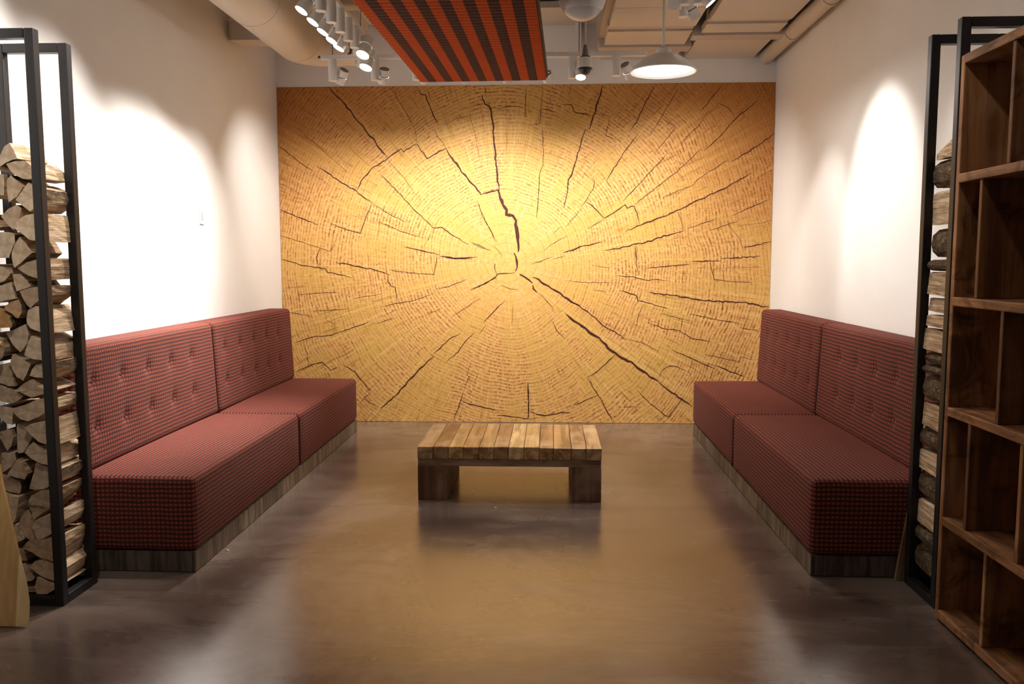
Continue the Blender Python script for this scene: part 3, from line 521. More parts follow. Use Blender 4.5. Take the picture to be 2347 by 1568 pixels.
def sofa(side, xf, xb, xw, yn, ys, yf, label):
    """side -1: along the left wall, +1: along the right wall"""
    root = empty('upholstered_bench', (0.5 * (xf + xw), 0.5 * (yn + yf), 0), label, 'sofa')
    O = Vector(root.location)
    def put(mb, name, mat, parent=root, **kw):
        mb.v = [tuple(Vector(p) - O) for p in mb.v]
        return mb.build(name, mat, parent, **kw)
    zb, zs, zt = 0.103, 0.470, 1.088
    xa, xc = sorted((xf, xw - side * 0.006))
    for (a, b) in ((yn, ys - 0.002), (ys + 0.002, yf)):
        vs, fs, uvs = rounded_grid((xa, a, zb), (xc, b, zs), 0.034, (0.12, 0.12, 0.12))
        for p in vs:
            if p.z > zs - 0.04:
                u = (p.y - a) / (b - a); v = (p.x - xa) / (xc - xa)
                p.z += 0.010 * max(0, math.sin(math.pi * u)) ** 0.5 * max(0, math.sin(math.pi * v)) ** 0.7
        put(MB().add(vs, fs, 0, uvs), 'seat_cushion', M['fabric'], smooth='all', weld=True)
    # backrests with two rows of tufts
    x0, x1 = sorted((xb, xw - side * 0.006))
    for (a, b) in ((yn, ys - 0.002), (ys + 0.002, yf)):
        tufts = [(a + 0.19 + 0.287 * k, z) for k in range(5) for z in (0.90, 0.672)]
        vs, fs, uvs = rounded_grid((x0, a, zs - 0.004), (x1, b, zt), 0.034, (0.1, 0.022, 0.022))
        for p in vs:
            if (p.x - xb) * -side > -0.03:
                d = 0.0
                for ty, tz in tufts:
                    dy, dz = p.y - ty, p.z - tz
                    q = dy*dy + dz*dz
                    d += 0.013 * math.exp(-q / 0.0007) + 0.006 * math.exp(-q / 0.006) + 0.004 * math.exp(-(dy*dy) / 0.0004 - (dz - 0.02)**2 / 0.004)
                p.x += side * (d - 0.005)
            p.x += side * 0.030 * (p.z - zs) / (zt - zs) if abs(p.x - xb) < 0.1 else 0
        bk = put(MB().add(vs, fs, 0, uvs), 'backrest', M['fabric'], smooth='all', weld=True)
        for ty, tz in tufts:
            px = xb + side * (0.014 + 0.030 * (tz - zs) / (zt - zs))
            mb = MB().lathe([(0.0, 0.004), (0.004, 0.0036), (0.007, 0.002), (0.008, 0.0), (0.0, -0.003)], (0, 0, 0), 12)
            mb.v = [(px - side * p[2], ty + p[0], tz + p[1]) for p in mb.v]
            put(mb, 'tuft_button', M['thread'], bk, smooth=True)
    # seam piping between the sections
    for pts in ([(xf - side*0.001, ys, zb + 0.01), (xf - side*0.001, ys, zs - 0.036)],
                [(xb + side*0.002, ys, zs + 0.03), (xb + side*0.030, ys, zt - 0.04)]):
        put(MB().tube(pts, 0.0035, 8), 'seam_cord', M['thread'], smooth=True)
    # plinth: core carrying upright boards
    xi = xf + side * 0.006
    c0, c1 = sorted((xi + side * 0.014, xw - side * 0.01))
    pl = put(MB().box((c0, yn + 0.02, 0.0), (c1, yf - 0.02, zb)), 'plinth', M['thread'])
    cuts, y = [yn + 0.004], yn + 0.004
    while y < yf - 0.30:
        y += random.choice((0.09, 0.15, 0.21, 0.24, 0.30, 0.36)); cuts.append(y)
    cuts.append(yf - 0.004)
    for a, b in zip(cuts[:-1], cuts[1:]):
        t = random.uniform(0.75, 1.35); dx = random.uniform(0, 0.002)
        s0, s1 = sorted((xi + side * dx, xi + side * 0.014))
        put(MB().box((s0, a + 0.0012, 0.004), (s1, b - 0.0012, zb - 0.002)), 'board', M['plinth'], pl, color=(0.20 * t, 0.155 * t, 0.105 * t))
    e0, e1 = sorted((xi + side * 0.016, xw - side * 0.012))
    ends = [e0, e1] if side < 0 else [e0, e0 + 0.14, e1]
    for a, b in zip(ends[:-1], ends[1:]):
        for ya, yb in ((yn + 0.004, yn + 0.019), (yf - 0.019, yf - 0.004)):
            put(MB().box((a + 0.0008, ya, 0.004), (b - 0.0008, yb, zb - 0.002)), 'board', M['plinth'], pl, color=(0.13, 0.10, 0.08))
    return root
sofa(-1, -1.700, -2.252, XL, 3.862, 5.560, 7.276, 'brightly lit red check upholstered bench along the wall with the light switch')
sofa(1, 1.239, 1.777, XR, 3.933, 5.640, 7.241, 'shaded dark red check upholstered bench nearest the pigeonhole bookcase')

# ------------------------------------------------------------------ coffee table
def coffee_table():
    x0, x1, y0, y1 = -0.8285, 0.3268, 5.139, 5.911
    root = empty('coffee_table', (0.5*(x0+x1), 0.5*(y0+y1), 0), 'low coffee table of thick reclaimed timber blocks between the benches', 'table')
    O = Vector(root.location)
    def put(mb, name, mat, **kw):
        mb.v = [tuple(Vector(p) - O) for p in mb.v]
        return mb.build(name, mat, root, **kw)
    zr0, zr1, zt = 0.218, 0.262, 0.341
    cuts = [0, .086, .172, .250, .337, .416, .497, .580, .663, .741, .836, .918, 1.0]
    tones = [(.50,.34,.19), (.40,.22,.10), (.60,.40,.17), (.46,.27,.12), (.58,.38,.18), (.40,.23,.11), (.76,.55,.27), (.68,.45,.20), (.50,.29,.13), (.56,.34,.15), (.48,.29,.14), (.60,.41,.22)]
    W = x1 - x0
    for k in range(12):
        a, b = x0 + W * cuts[k], x0 + W * cuts[k + 1]
        dz = random.uniform(-0.004, 0.003); dy = random.uniform(-0.004, 0.004)
        put(MB().box((a + 0.0012, y0 + dy + 0.004, zr1 + 0.001), (b - 0.0012, y1 + dy - 0.004, zt + dz)), 'timber_block', M['wood_y'], bevel=0.004, color=tones[k])
    put(MB().box((x0 + 0.004, y0 + 0.006, zr0), (x1 - 0.004, y1 - 0.006, zr1)), 'sub_frame', M['wood_x'], bevel=0.003, color=(.32, .20, .13))
    for a, b in ((x0 + 0.002, x0 + 0.190), (x1 - 0.190, x1 - 0.002)):
        put(MB().box((a, y0 + 0.002, 0), (b, y0 + 0.70, zr0)), 'leg', M['wood_z'], bevel=0.005, color=(.22, .115, .062))
    return root
coffee_table()

# ------------------------------------------------------------------ log racks
def rack(xi, xo, ya, yb, H, label):
    """two rectangular tube frames joined at the foot; xi < xo"""
    root = empty('firewood_rack', (0.5*(xi+xo), 0.5*(ya+yb), 0), label, 'rack')
    O = Vector(root.location); w = 0.040
    def put(lo, hi, name, bev=0.004):
        mb = MB().box(lo, hi); mb.v = [tuple(Vector(p) - O) for p in mb.v]
        return mb.build(name, M['steel'], root, bevel=bev)
    for y in (ya, yb - w):
        for x in (xi, xo - w): put((x, y, 0), (x + w, y + w, H), 'post')
        put((xi + w, y, H - w), (xo - w, y + w, H), 'top_rail')
        put((xi + w, y, 0), (xo - w, y + w, w), 'foot_rail')
    for x in (xi, xo - w): put((x, ya + w, 0), (x + w, yb - w, w), 'side_rail')
    put((xi + w, ya + w, 0.012), (xo - w, yb - w, 0.020), 'tray', 0.0)
    return root
rack(-2.445, -2.115, 3.446, 3.725, 2.452, 'tall black steel firewood rack beside the brightly lit bench')
rack(1.660, 1.985, 3.576, 3.884, 2.480, 'tall black steel firewood rack mostly hidden behind the wooden bookcase')

def ordinal(k):
    w = ['topmost', 'second', 'third', 'fourth', 'fifth', 'sixth', 'seventh', 'eighth', 'ninth', 'tenth', 'eleventh', 'twelfth', 'thirteenth', 'fourteenth', 'fifteenth', 'sixteenth', 'seventeenth', 'eighteenth', 'nineteenth', 'twentieth', 'twenty-first', 'twenty-second']
    return w[0] if k == 0 else w[k] + ' from top'

def log(poly, y0, y1, tone, label, group, kinds=None):
    """split log lying along y; poly = outline of its end (x, z)"""
    cx = sum(p[0] for p in poly) / len(poly); cz = sum(p[1] for p in poly) / len(poly)
    n0 = len(poly)
    if kinds is None:
        kinds = []
        for k in range(n0):
            a, b = poly[k], poly[(k+1) % n0]
            kinds.append(1 if math.hypot(a[0]-b[0], a[1]-b[1]) > 0.034 else 2)
    pts, kk = [], []
    for k in range(n0):
        a, b = poly[k], poly[(k+1) % n0]
        n = max(1, int(math.hypot(a[0]-b[0], a[1]-b[1]) / 0.014))
        for j in range(n):
            t = j / n
            jx, jz = (0, 0) if j == 0 else (random.uniform(-.0009, .0009), random.uniform(-.0009, .0009))
            pts.append((a[0] + (b[0]-a[0])*t + jx, a[1] + (b[1]-a[1])*t + jz)); kk.append(kinds[k])
    n = len(pts); S = 5
    mb = MB(); vs = []
    loc = Vector((cx, y0, cz))
    tw = random.uniform(-0.06, 0.06); sk = random.uniform(-0.03, 0.02)
    for s in range(S + 1):
        t = s / S; sc = 0.985 - 0.05 * t * (0.3 + abs(sk) * 10) - (0.02 if s in (0, S) else 0)
        for i, (px, pz) in enumerate(pts):
            dx, dz = (px - cx) * sc, (pz - cz) * sc
            wob = 1 + (random.uniform(-0.022, 0.022) if 0 < s < S else 0)
            a = tw * t
            vs.append((dx * wob * math.cos(a) - dz * wob * math.sin(a), (y1 - y0) * t + (random.uniform(-.0015, .0015) if s in (0, S) else 0), dx * wob * math.sin(a) + dz * wob * math.cos(a)))
    mb.add(vs, [], 0)
    for s in range(S):
        for i in range(n):
            j = (i + 1) % n
            mb.f.append([s*n + i, s*n + j, (s+1)*n + j, (s+1)*n + i]); mb.m.append(kk[i]); mb.uv.append(None)
    # end faces fanned about a centre
    for s, yy in ((0, 0.0), (S, y1 - y0)):
        c = len(mb.v); mb.v.append((0, yy, 0))
        for i in range(n):
            mb.f.append([c, s*n + i, s*n + (i+1) % n]); mb.m.append(0); mb.uv.append(None)
    o = mb.build('firewood_log', [M['log_end'], M['split'], M['bark']], color=tone)
    o.location = loc
    return tag(o, label, 'log', group)

TONES = [(.56,.43,.30), (.60,.47,.33), (.52,.39,.27), (.64,.50,.36), (.48,.35,.23), (.57,.45,.33)]
cols = {'wall': [], 'mid': [], 'post': []}
for k, p in enumerate(LOGS):
    cx = sum(q[0] for q in p) / len(p); cz = sum(q[1] for q in p) / len(p)
    cols['wall' if cx < -2.335 else 'mid' if cx < -2.245 else 'post'].append((cz, k))
where = {'wall': 'on the wall side of the left rack', 'mid': 'in the middle of the left rack', 'post': 'by the sofa-side posts of the left rack'}
names = {}
for c, lst in cols.items():
    for r, (cz, k) in enumerate(sorted(lst, reverse=True)):
        n = len(LOGS[k])
        shape = 'wedge-ended' if n <= 6 else 'quarter-round' if n == 7 else 'blunt split'
        names[k] = (shape, ordinal(r) + ' ' + where[c])
for k, p in enumerate(LOGS):
    tone = random.choice(TONES); tint = 'pale' if tone[0] > .55 else 'tan'
    if k == 16: tone = (.50, .28, .11); tint = 'orange-brown'
    if k == 15: tone = (.50, .33, .18)
    f = random.uniform(0.9, 1.06); tone = tuple(c * f for c in tone)
    shape, pos = names[k]
    y0 = 3.470 + random.uniform(0, .032)
    log(p, y0, y0 + random.uniform(.215, .245), tone, tint + ' ' + shape + ' firewood log, ' + pos, 'firewood logs in the left rack')

def zr(v): return 1.347 - (v - 680) * 0.00183
RL = [(322,358,1),(358,426,2),(430,513,1),(520,590,2),(594,623,2),(624,682,1),(687,722,1),(727,756,1),(760,815,1),(817,848,2),(849,872,2),(873,940,2),(942,1002,1),(1004,1057,2),(1058,1110,1),(1112,1183,2),(1185,1249,1),(1250,1296,2),(1297,1372,2)]
for k, (a, b, kind) in enumerate(RL):
    zt_, zb_ = zr(a) - .001, max(zr(b), .043) + .001
    h = zt_ - zb_; x0 = 1.675 + random.uniform(0, .014); w = random.uniform(.16, .22)
    if kind == 1:
        p = [(x0, zb_), (x0 + .004, zt_ - h*.06), (x0 + .02, zt_), (x0 + w * .8, zt_ - h*.1), (x0 + w, zb_ + h*.5), (x0 + w*.8, zb_ + h*.1)]
    else:
        p = [(x0 + .03, zb_), (x0 + .006, zb_ + h*.2), (x0, zb_ + h*.5), (x0 + .007, zb_ + h*.8), (x0 + .035, zt_), (x0 + w*.7, zt_ - h*.05), (x0 + w, zb_ + h*.5), (x0 + w*.7, zb_ + h*.05)]
    if k == 0: p = [(x0, zb_), (x0 + .002, zt_ - h*.55), (x0 + .10, zt_ + .06), (x0 + w, zt_ + .03), (x0 + w, zb_ + h*.2)]
    kinds = [kind] * len(p)
    y0 = 3.620
    log(p, y0, y0 + random.uniform(.205, .235), random.choice(TONES), ('split-faced' if kind == 1 else 'bark-covered') + ' firewood log, ' + ordinal(k) + ' in the rack behind the bookcase', 'firewood logs in the rack behind the bookcase', kinds)

# ------------------------------------------------------------------ bookcase
def bookcase():
    xf, xk, yn, yf = 1.623, 1.950, 2.20, 3.491
    root = empty('pigeonhole_bookcase', (0.5*(xf+xk), 0.5*(yn+yf), 0), 'tall dark-stained wooden pigeonhole bookcase standing along the right wall', 'bookcase')
    O = Vector(root.location)
    def put(lo, hi, name, mat, c, bev=0.004):
        mb = MB().box(lo, hi); mb.v = [tuple(Vector(p) - O) for p in mb.v]
        f = random.uniform(.85, 1.15)
        return mb.build(name, M[mat], root, bevel=bev, color=tuple(q * f for q in c))
    C1, C2 = (.21, .085, .028), (.38, .175, .065)
    T = 0.036
    put((xf + .002, yf - 0.030, 0.0), (xk, yf, 2.305), 'side_panel', 'shelf_z', C2)
    put((xf + .002, yn, 0.0), (xk, yn + 0.030, 2.305), 'side_panel', 'shelf_z', C1)
    zs = [0.012, 0.410, 0.868, 1.317, 1.806, 2.269]
    for k, z in enumerate(zs):
        put((xf - random.uniform(0, .004), yn + .031, z), (xk - .014, yf - .031, z + T), 'shelf' if 0 < k < 5 else 'top_board' if k == 5 else 'bottom_board', 'shelf_y', C2)
    y = yn + .031; k = 0
    while y < yf - .04:
        b = min(y + .19, yf - .031)
        put((xk - .012, y + .001, 0.014), (xk, b - .001, 2.30), 'back_board', 'shelf_z', C1, 0.0015); y = b
    divs = [[3.12, 2.80, 2.45], [3.285, 2.921, 2.55], [3.093, 2.75, 2.42], [3.291, 2.87, 2.5], [3.109, 2.78, 2.48]]
    for r, ys in enumerate(divs):
        for y in ys:
            put((xf + .004, y - .011, zs[r] + T + .001), (xk - .014, y + .011, zs[r+1] - .001), 'divider', 'shelf_z', C1 if random.random() < .5 else (.31, .14, .05), 0.003)
    return root
bookcase()

# ------------------------------------------------------------------ paddle and slats
def paddle():
    root = empty('canoe_paddle', (-2.266, 3.215, 0.0), 'laminated pale wooden canoe paddle leaning on the left firewood rack', 'paddle')
    prof = [(0, .112), (.006, .121), (.02, .128), (.10, .127), (.18, .116), (.25, .100), (.33, .083), (.40, .069), (.47, .055), (.54, .041), (.60, .029), (.66, .020)]
    lean = 0.165
    def P(x, s, t): return (x - .085 * max(0, s - .12), s * math.sin(lean) + t * math.cos(lean) + .02, s * math.cos(lean) - t * math.sin(lean) + 0.004)
    mb = MB(); vs = []; n = 12
    for s, w in prof:
        th = .006 + .010 * (s / .66)
        for i in range(n):
            a = 2 * math.pi * i / n
            ca, sa = math.cos(a), math.sin(a)
            vs.append(P(w * math.copysign(abs(ca) ** .6, ca), s, th * math.copysign(abs(sa) ** .9, sa)))
    fs = [(k*n + i, k*n + (i+1) % n, (k+1)*n + (i+1) % n, (k+1)*n + i) for k in range(len(prof) - 1) for i in range(n)]
    fs += [tuple(range(n))[::-1], tuple(range((len(prof)-1)*n, len(prof)*n))]
    mb.add(vs, fs).build('blade', M['paddle'], root, smooth=True)
    MB().tube([P(0, s, 0) for s in (.655, .9, 1.15)], [.0185, .0155, .0155], 14).build('shaft', M['paddle'], root, smooth=True)
    MB().tube([P(x, 1.165, 0) for x in (-.045, -.03, 0, .03, .045)], [.009, .016, .018, .016, .009], 12).build('grip', M['paddle'], root, smooth=True)
paddle()
def slat(x, y, h, run, lab):
    mb = MB(); w, t = .0105, .008
    vs = []
    for z, xx, ww in ((0, x, w), (h * .12, x + run * .12, w * 1.05), (h, x + run, w * .55)):
        vs += [(xx - ww, y - t, z), (xx + ww, y - t, z), (xx + ww, y + t, z), (xx - ww, y + t, z)]
    fs = [(0, 3, 2, 1), (8, 9, 10, 11)] + [(4*k + i, 4*k + (i+1) % 4, 4*k + 4 + (i+1) % 4, 4*k + 4 + i) for k in (0, 1) for i in range(4)]
    o = mb.add(vs, fs).build('wooden_slat', M['pale'], color=(.42, .29, .15), loc=(x, y, 0))
    tag(o, lab, 'slat', 'wooden slats behind the right rack')
slat(1.634, 3.900, .80, .11, 'longer pale wooden slat leaning behind the right rack post, nearer the bench')
slat(1.661, 3.918, .55, .05, 'shorter pale wooden slat tucked beside the right rack post')

# ------------------------------------------------------------------ light switch and litter
sw = empty('light_switch', (XL, 5.95, 1.82), 'small white light switch plate on the bright left wall', 'switch')
MB().box((0.0, -.036, -.058), (.007, .036, .058)).build('plate', M['white'], sw, bevel=.002)
MB().box((.007, -.012, -.026), (.011, .012, .026)).build('rocker', M['switch_grey'], sw, bevel=.001)
def scrap(x, y, s, lab):
    mb = MB(); vs = []
    for i in range(9):
        a = 2 * math.pi * i / 9; r = s * random.uniform(.7, 1.1)
        vs.append((r * math.cos(a), r * .7 * math.sin(a), .001))
    for i in range(9): vs.append((vs[i][0] * .7, vs[i][1] * .7, s * random.uniform(.5, .8)))
    o = mb.add(vs, [tuple(range(9))[::-1], tuple(range(9, 18))] + [(i, (i+1) % 9, 9 + (i+1) % 9, 9 + i) for i in range(9)]).build('paper_scrap', M['white'])
    o.location = (x, y, 0); tag(o, lab, 'litter')
scrap(-1.672, 4.172, .011, 'white paper scrap on the floor by the left bench plinth')
scrap(-0.325, 4.99, .008, 'tiny white paper scrap on the floor in front of the coffee table')

# ------------------------------------------------------------------ hanging striped panel
def striped_panel():
    x0, x1, y0, y1, z = -1.0, -0.095, 3.2, 6.165, 2.80
    cx, cy = 0.5 * (x0 + x1) + .03, 0.5 * (y0 + y1)
    root = empty('striped_ribbed_panel', (cx, cy, z), 'orange and brown striped ribbed fabric panel hanging under the ceiling', 'ceiling panel', rz=-0.024)
    W, L = .905, y1 - y0
    nr = int(L / .0545); vs = []; uv = 8
    for i in range(nr * uv + 1):
        t = i / uv; h = .019 * abs(math.sin(math.pi * t)) ** .8
        y = -L / 2 + L * i / (nr * uv)
        vs += [(-W/2, y, -h), (-W/2 + .012, y, -h - .002), (W/2 - .012, y, -h - .002), (W/2, y, -h)]
    fs = []
    for i in range(nr * uv):
        for k in range(3): fs.append((4*i + k, 4*i + k + 1, 4*i + k + 5, 4*i + k + 4))
    MB().add(vs, fs).build('ribbed_face', M['stripe'], root, smooth=True)
    MB().box((-W/2 - .012, -L/2 - .008, 0.001), (W/2 + .012, L/2 + .008, .050)).build('padded_body', M['stripe_side'], root, bevel=.010)
    for sx in (-1, 1):
        for sy in (-.98, 0, .98):
            x, y = sx * (W/2 - .05), sy * (L/2)
            MB().tube([(x, y, .045), (x, y, .78)], .0022, 6).build('hanging_wire', M['dark'], root)
    MB().tube([(W/2 + .014, L/2 - .12, .02), (W/2 + .03, L/2 - .10, .028), (W/2 + .032, L/2 - .07, .018), (W/2 + .014, L/2 - .06, .01)], .005, 8).build('tie_loop', M['dark'], root, smooth=True)
striped_panel()

# ------------------------------------------------------------------ ceiling services
def duct():
    root = empty('ventilation_duct', (-1.96, 5.0, 3.23), 'big round cream ventilation duct running along the left wall below the ceiling', 'duct')
    MB().cyl((0, -4.8, 0), (0, 1.62, 0), .19, n=40).build('main_pipe', M['duct'], root, smooth=True)
    el = [(0.28 * (1 - math.cos(a)), 1.62 + 0.28 * math.sin(a), 0) for a in [math.pi/2 * k / 8 for k in range(9)]]
    MB().tube([(0, 1.56, 0)] + el + [(0.40, 1.90, 0)], [.19] + [.19 - .004 * k for k in range(9)] + [.155], 32).build('elbow', M['duct'], root, smooth=True)
    for y in (-3.2, -1.2, 0.62, 1.60):
        MB().cyl((0, y, 0), (0, y + .012, 0), .1925, n=40).build('joint_ring', M['duct'], root, smooth=True)
    MB().box((.22, 1.72, -.05), (.46, 2.07, .22)).build('air_box', M['duct'], root, bevel=.006)
    MB().box((-.50, 1.52, -.045), (-.10, 1.72, .10)).build('wall_bracket', M['ceil'], root, bevel=.004)
duct()
cb = MB().tube([(-1.80, 6.62, 3.075), (-1.76, 6.62, 3.070), (-1.64, 6.62, 3.073), (-1.57, 6.62, 3.083), (-1.545, 6.62, 3.11), (-1.54, 6.62, 3.20), (-1.50, 6.62, 3.3)], .010, 8).build('power_cable', M['dark'], smooth=True)
tag(cb, 'short black cable looping below the end of the duct', 'cable')

def track(name, a, b, label, rods):
    a, b = Vector(a), Vector(b)
    root = empty(name, a.lerp(b, .5), label, 'light track')
    c = a.lerp(b, .5); h = Vector((.018, .018, .017))
    lo = Vector([min(a[i], b[i]) for i in range(3)]) - h - c; hi = Vector([max(a[i], b[i]) for i in range(3)]) + h - c
    MB().box(lo, hi).build('rail', M['white'], root, bevel=.003)
    for t in rods:
        p = a.lerp(b, t) - c
        MB().tube([p + Vector((0, 0, .018)), Vector((p.x, p.y, 3.58 - c.z))], .004, 8).build('hanging_rod', M['grey'], root)
track('light_track', (-1.41, 2.0, 3.20), (-1.41, 6.44, 3.20), 'white light track running beside the ventilation duct', (.02, .5, .985))
track('light_track', (-1.73, 6.50, 3.043), (0.70, 6.50, 3.043), 'white light track crossing in front of the mural top', (.03, .4, .8))
track('light_track', (.86, 2.6, 3.22), (.86, 5.75, 3.22), 'white light track under the boards on the right side', (.05,))

def spotlight(top, pivot, aim, label, group, R=.042, L=.15, lit=True, power=50.0, size=52, blend=.6, cap_dark=False, frac=.5):
    """track spotlight: upright adapter + tilted can aimed at a point"""
    top, pivot, aim = Vector(top), Vector(pivot), Vector(aim)
    root = empty('track_spotlight', top, label, 'spotlight', group)
    d = (aim - pivot).normalized()
    r = lambda p: Vector(p) - top
    ax = .033
    zlow = pivot.z - L * .38
    MB().cyl((0, 0, -.018), (0, 0, zlow - top.z), ax, n=24).build('adapter', M['white'], root, smooth=True, bevel=0)
    MB().cyl(r((top.x, top.y, pivot.z)), r(pivot), .010, n=12).build('swivel_arm', M['white'], root, smooth=True)
    b, f = pivot - d * L * frac, pivot + d * L * (1 - frac)
    mid = b.lerp(f, .48)
    mb = MB()
    mb.cyl(r(b), r(mid - d * .004), R, n=32)
    mb.cyl(r(mid + d * .004), r(f - d * .002), R, n=32, caps=False)
    hs = mb.build('housing', M['white'], root, smooth=True)
    MB().cyl(r(mid - d * .005), r(mid + d * .005), R * .93, n=32).build('joint_ring', M['dark'], root, smooth=True)
    MB().cyl(r(b - d * .003), r(b), R * .86, n=32).build('heat_sink', M['grey'], root, smooth=True)
    MB().cyl(r(f - d * .012), r(f - d * .008), R * .90, n=32).build('lens', M['lens'] if lit else M['grey'], root, smooth=True)
    if lit and power > 0:
        ld = bpy.data.lights.new('spot_lamp', 'SPOT')
        ld.energy = power; ld.spot_size = math.radians(size); ld.spot_blend = blend
        ld.color = LAMP_COL; ld.shadow_soft_size = R * .8
        lo = bpy.data.objects.new('spot_lamp', ld); COL.objects.link(lo)
        lo.parent = root; lo.location = r(f + d * .004)
        lo.rotation_euler = d.to_track_quat('-Z', 'Y').to_euler()
    return root

# row above the left bench, washing the left wall
rank = ['nearest', 'second nearest', 'third nearest', 'fourth', 'fifth']
for k, (y, ty, tz, pw) in enumerate([(5.27, 4.65, 1.25, 1.1), (5.52, 4.95, 1.35, 1.0), (5.75, 5.2, 1.2, 1.0), (5.97, 5.3, 1.0, .9), (6.17, 5.65, 1.1, .9)]):
    spotlight((-1.41, y, 3.20), (-1.490, y - .01, 3.085), (XL, ty, tz), 'lit white track spotlight over the left bench, ' + (rank[k] if k < 3 else rank[k] + ' nearest') + ' in view', 'spotlights washing the left wall', R=.042, L=.150, power=P_LEFT * pw, size=66, blend=1.0)
for k, (y, ty, tz) in enumerate([(4.45, 4.0, 1.6), (3.5, 3.35, 2.2)]):
    spotlight((-1.41, y, 3.20), (-1.475, y - .01, 3.095), (XL, ty, tz), 'white track spotlight above the left firewood rack, ' + ('farther' if k == 0 else 'nearer') + ' of two', 'spotlights washing the left wall', R=.052, L=.155, power=P_LEFT * 1.1, size=74, blend=1.0)
spotlight((-1.41, 2.25, 3.20), (-1.43, 2.28, 3.09), (-2.25, 3.47, 1.55), 'added unseen white track spotlight nearest the camera, brightening the left firewood stack', 'spotlights washing the left wall', R=.052, L=.155, power=P_LEFT * .40, size=56, blend=1.0)  # extra lamp added out of view to brighten the log fronts
spotlight((-1.41, 6.26, 3.20), (-1.350, 6.255, 3.055), (-2.0, 4.9, .4), 'lit white track spotlight at the far end of the left track, upper lamp', 'spotlights at the end of the left track', R=.048, L=.15, power=P_LEFT * .45, size=44, blend=.7)
spotlight((-1.41, 6.38, 3.20), (-1.362, 6.385, 2.995), (-1.95, 5.4, .4), 'lit white track spotlight at the far end of the left track, lower lamp', 'spotlights at the end of the left track', R=.048, L=.14, power=P_LEFT * .45, size=44, blend=.7)

# row in front of the mural
XS = [-1.604, -1.277, -0.96, -0.65, -0.335, -0.034]
for k, x in enumerate(XS):
    aim = [(XL, 7.30, 1.5), (-1.75, D, 1.15), (-.95, D, 1.4), (-.45, D, 1.6), (.10, D, 1.0), (.8, D, 1.2)][k]
    pw = (.7, 1.15, 1.0, 1.1, 1.0, 1.05)[k]
    spotlight((x - .055, 6.50, 3.043), (x, 6.555, 2.911), aim, ['leftmost', 'second from left', 'third from left', 'fourth from left', 'fifth from left', 'sixth from left'][k] + ' white spotlight of the row aimed at the mural', 'spotlights aimed at the mural', R=.040, L=.115, power=P_BACK * pw, size=100, blend=1.0)
spotlight((.165, 6.50, 3.043), (.228, 6.45, 2.911), (.05, 5.45, .3), 'lit white spotlight just below the security camera', 'spotlights aimed at the mural', R=.038, L=.115, power=P_BACK * 1.3, size=40, blend=1.0)
spotlight((.495, 6.50, 3.043), (.582, 6.54, 2.926), (1.5, D, 1.5), 'white spotlight beside the pendant lamp aimed at the mural', 'spotlights aimed at the mural', R=.040, L=.115, power=P_BACK * 1.0, size=100, blend=1.0)

# right track, washing the right wall
spotlight((.90, 5.32, 3.22), (.93, 5.30, 3.10), (XR, 5.2, 1.85), 'lit white spotlight above the pendant lamp aimed at the right wall', 'spotlights of the right track', R=.042, L=.13, power=P_RIGHT * 1.1, size=52, blend=.7)
spotlight((.80, 5.25, 3.22), (.755, 5.26, 3.085), (.45, 6.6, .2), 'white spotlight above the pendant lamp pointing away to the mural', 'spotlights of the right track', R=.042, L=.15, power=0, lit=False)
spotlight((.86, 5.66, 3.22), (.91, 5.66, 3.12), (XR, 6.35, 1.35), 'white spotlight at the far end of the right track aimed low', 'spotlights of the right track', R=.042, L=.13, power=P_RIGHT * .7, size=46, blend=.7)
spotlight((.86, 4.0, 3.22), (.91, 4.0, 3.12), (XR, 3.9, 1.6), 'white spotlight of the right track above the bookcase end', 'spotlights of the right track', R=.042, L=.13, power=P_RIGHT * .45, size=60, blend=.8)
spotlight((.86, 2.75, 3.22), (.90, 2.76, 3.12), (1.63, 3.1, 2.1), 'white spotlight of the right track nearest the camera, aimed at the bookcase', 'spotlights of the right track', R=.042, L=.13, power=P_RIGHT * .16, size=60, blend=.9)

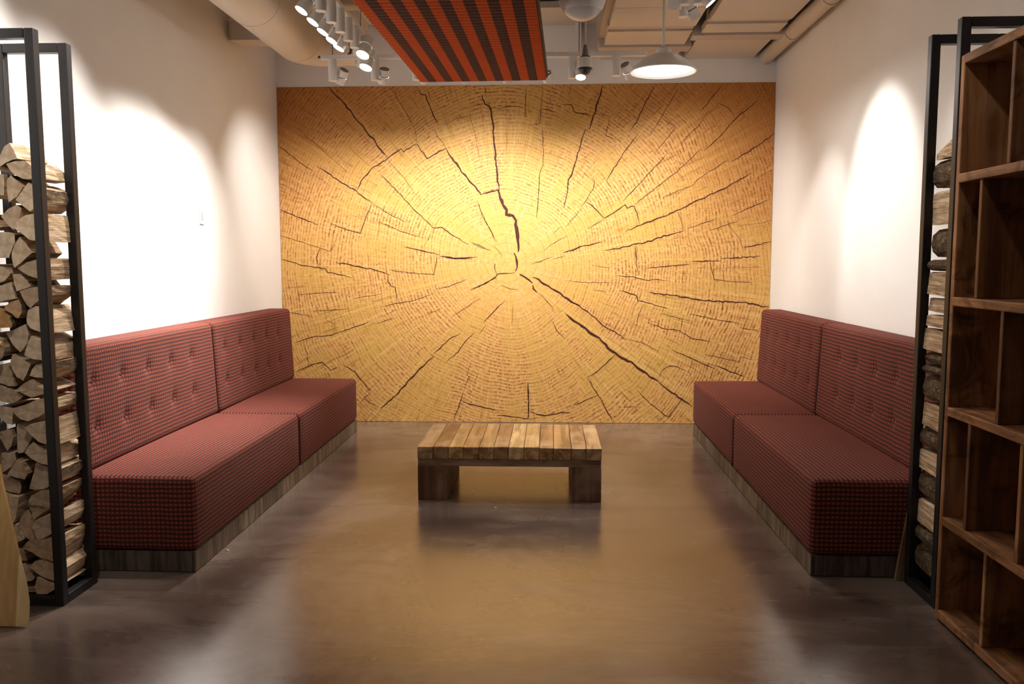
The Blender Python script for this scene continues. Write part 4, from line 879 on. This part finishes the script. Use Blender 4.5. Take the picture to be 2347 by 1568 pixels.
# ------------------------------------------------------------------ pendant, globe, camera
def pendant(c):
    root = empty('pendant_lamp', c, 'white enamel dome pendant lamp glowing below the lowered boards', 'pendant lamp')
    MB().lathe([(.050, .100), (.088, .097), (.112, .085), (.148, .062), (.180, .036), (.205, .011), (.213, .001), (.213, -.005), (.206, -.006), (.194, .004), (.168, .022), (.136, .044), (.100, .064), (.050, .076)], (0, 0, 0), 48).build('shade', M['white'], root, smooth=True)
    MB().cyl((0, 0, .090), (0, 0, .135), .054, .050, n=32).build('socket_cup', M['white'], root, smooth=True)
    MB().cyl((0, 0, .135), (0, 0, .158), .034, .014, n=24).build('cap', M['white'], root, smooth=True)
    MB().tube([(0, 0, .145), (0, 0, 3.278 - c[2])], .009, 10).build('stem', M['white'], root, smooth=True)
    MB().lathe([(.0, -.012), (.06, -.011), (.13, -.004), (.178, .006), (.185, .016), (.0, .018)], (0, 0, 0), 40).build('diffuser', M['pend'], root, smooth=True)
    ld = bpy.data.lights.new('pendant_bulb', 'AREA'); ld.shape = 'DISK'; ld.size = .34; ld.energy = P_PEND; ld.color = LAMP_COL
    lo = bpy.data.objects.new('pendant_bulb', ld); COL.objects.link(lo); lo.parent = root; lo.location = (0, 0, -.016)
pendant((0.720, 5.55, 2.706))

def globe(c):
    root = empty('globe_lamp', c, 'unlit white globe lamp hanging beside the striped panel', 'globe lamp')
    R = .130
    pr = [(R * math.sin(a), R * math.cos(a)) for a in [math.pi * k / 24 for k in range(0, 18)]]
    MB().lathe(pr, (0, 0, 0), 40).build('globe', M['white'], root, smooth='all')
    pr = [(R * .985 * math.sin(a), R * .985 * math.cos(a)) for a in [math.pi * k / 24 for k in range(17, 25)]]
    MB().lathe(pr, (0, 0, 0), 40).build('lower_lens', mat_plain('frosted_lens', (.60, .585, .565), .3), root, smooth='all')
    MB().cyl((0, 0, .12), (0, 0, .17), .03, .03, n=20).build('collar', M['white'], root, smooth=True)
    MB().tube([(0, 0, .16), (0, 0, 3.849 - c[2])], .008, 10).build('stem', M['white'], root, smooth=True)
globe((0.172, 4.75, 2.935))

def camera_dome(c):
    root = empty('security_camera', c, 'white dome security camera on a thin pole in front of the back wall', 'camera')
    MB().cyl((0, 0, -.035), (0, 0, .035), .052, .046, n=32).build('housing', M['white'], root, smooth=True)
    MB().cyl((0, 0, .035), (0, 0, .044), .036, n=24).build('collar', M['dark'], root, smooth=True)
    MB().cyl((0, 0, .044), (0, 0, .125), .026, .010, n=24).build('cone', M['grey'], root, smooth=True)
    MB().cyl((0, 0, -.043), (0, 0, -.034), .050, n=32).build('trim_ring', M['dark'], root, smooth=True)
    MB().lathe([(.040 * math.cos(a), -.042 - .040 * math.sin(a)) for a in [math.pi / 2 * k / 8 for k in range(9)]], (0, 0, 0), 28).build('dome', M['dark'], root, smooth='all')
    MB().tube([(0, 0, .12), (0, 0, 3.849 - c[2])], .007, 10).build('pole', M['white'], root, smooth=True)
camera_dome((.245, 6.10, 2.888))
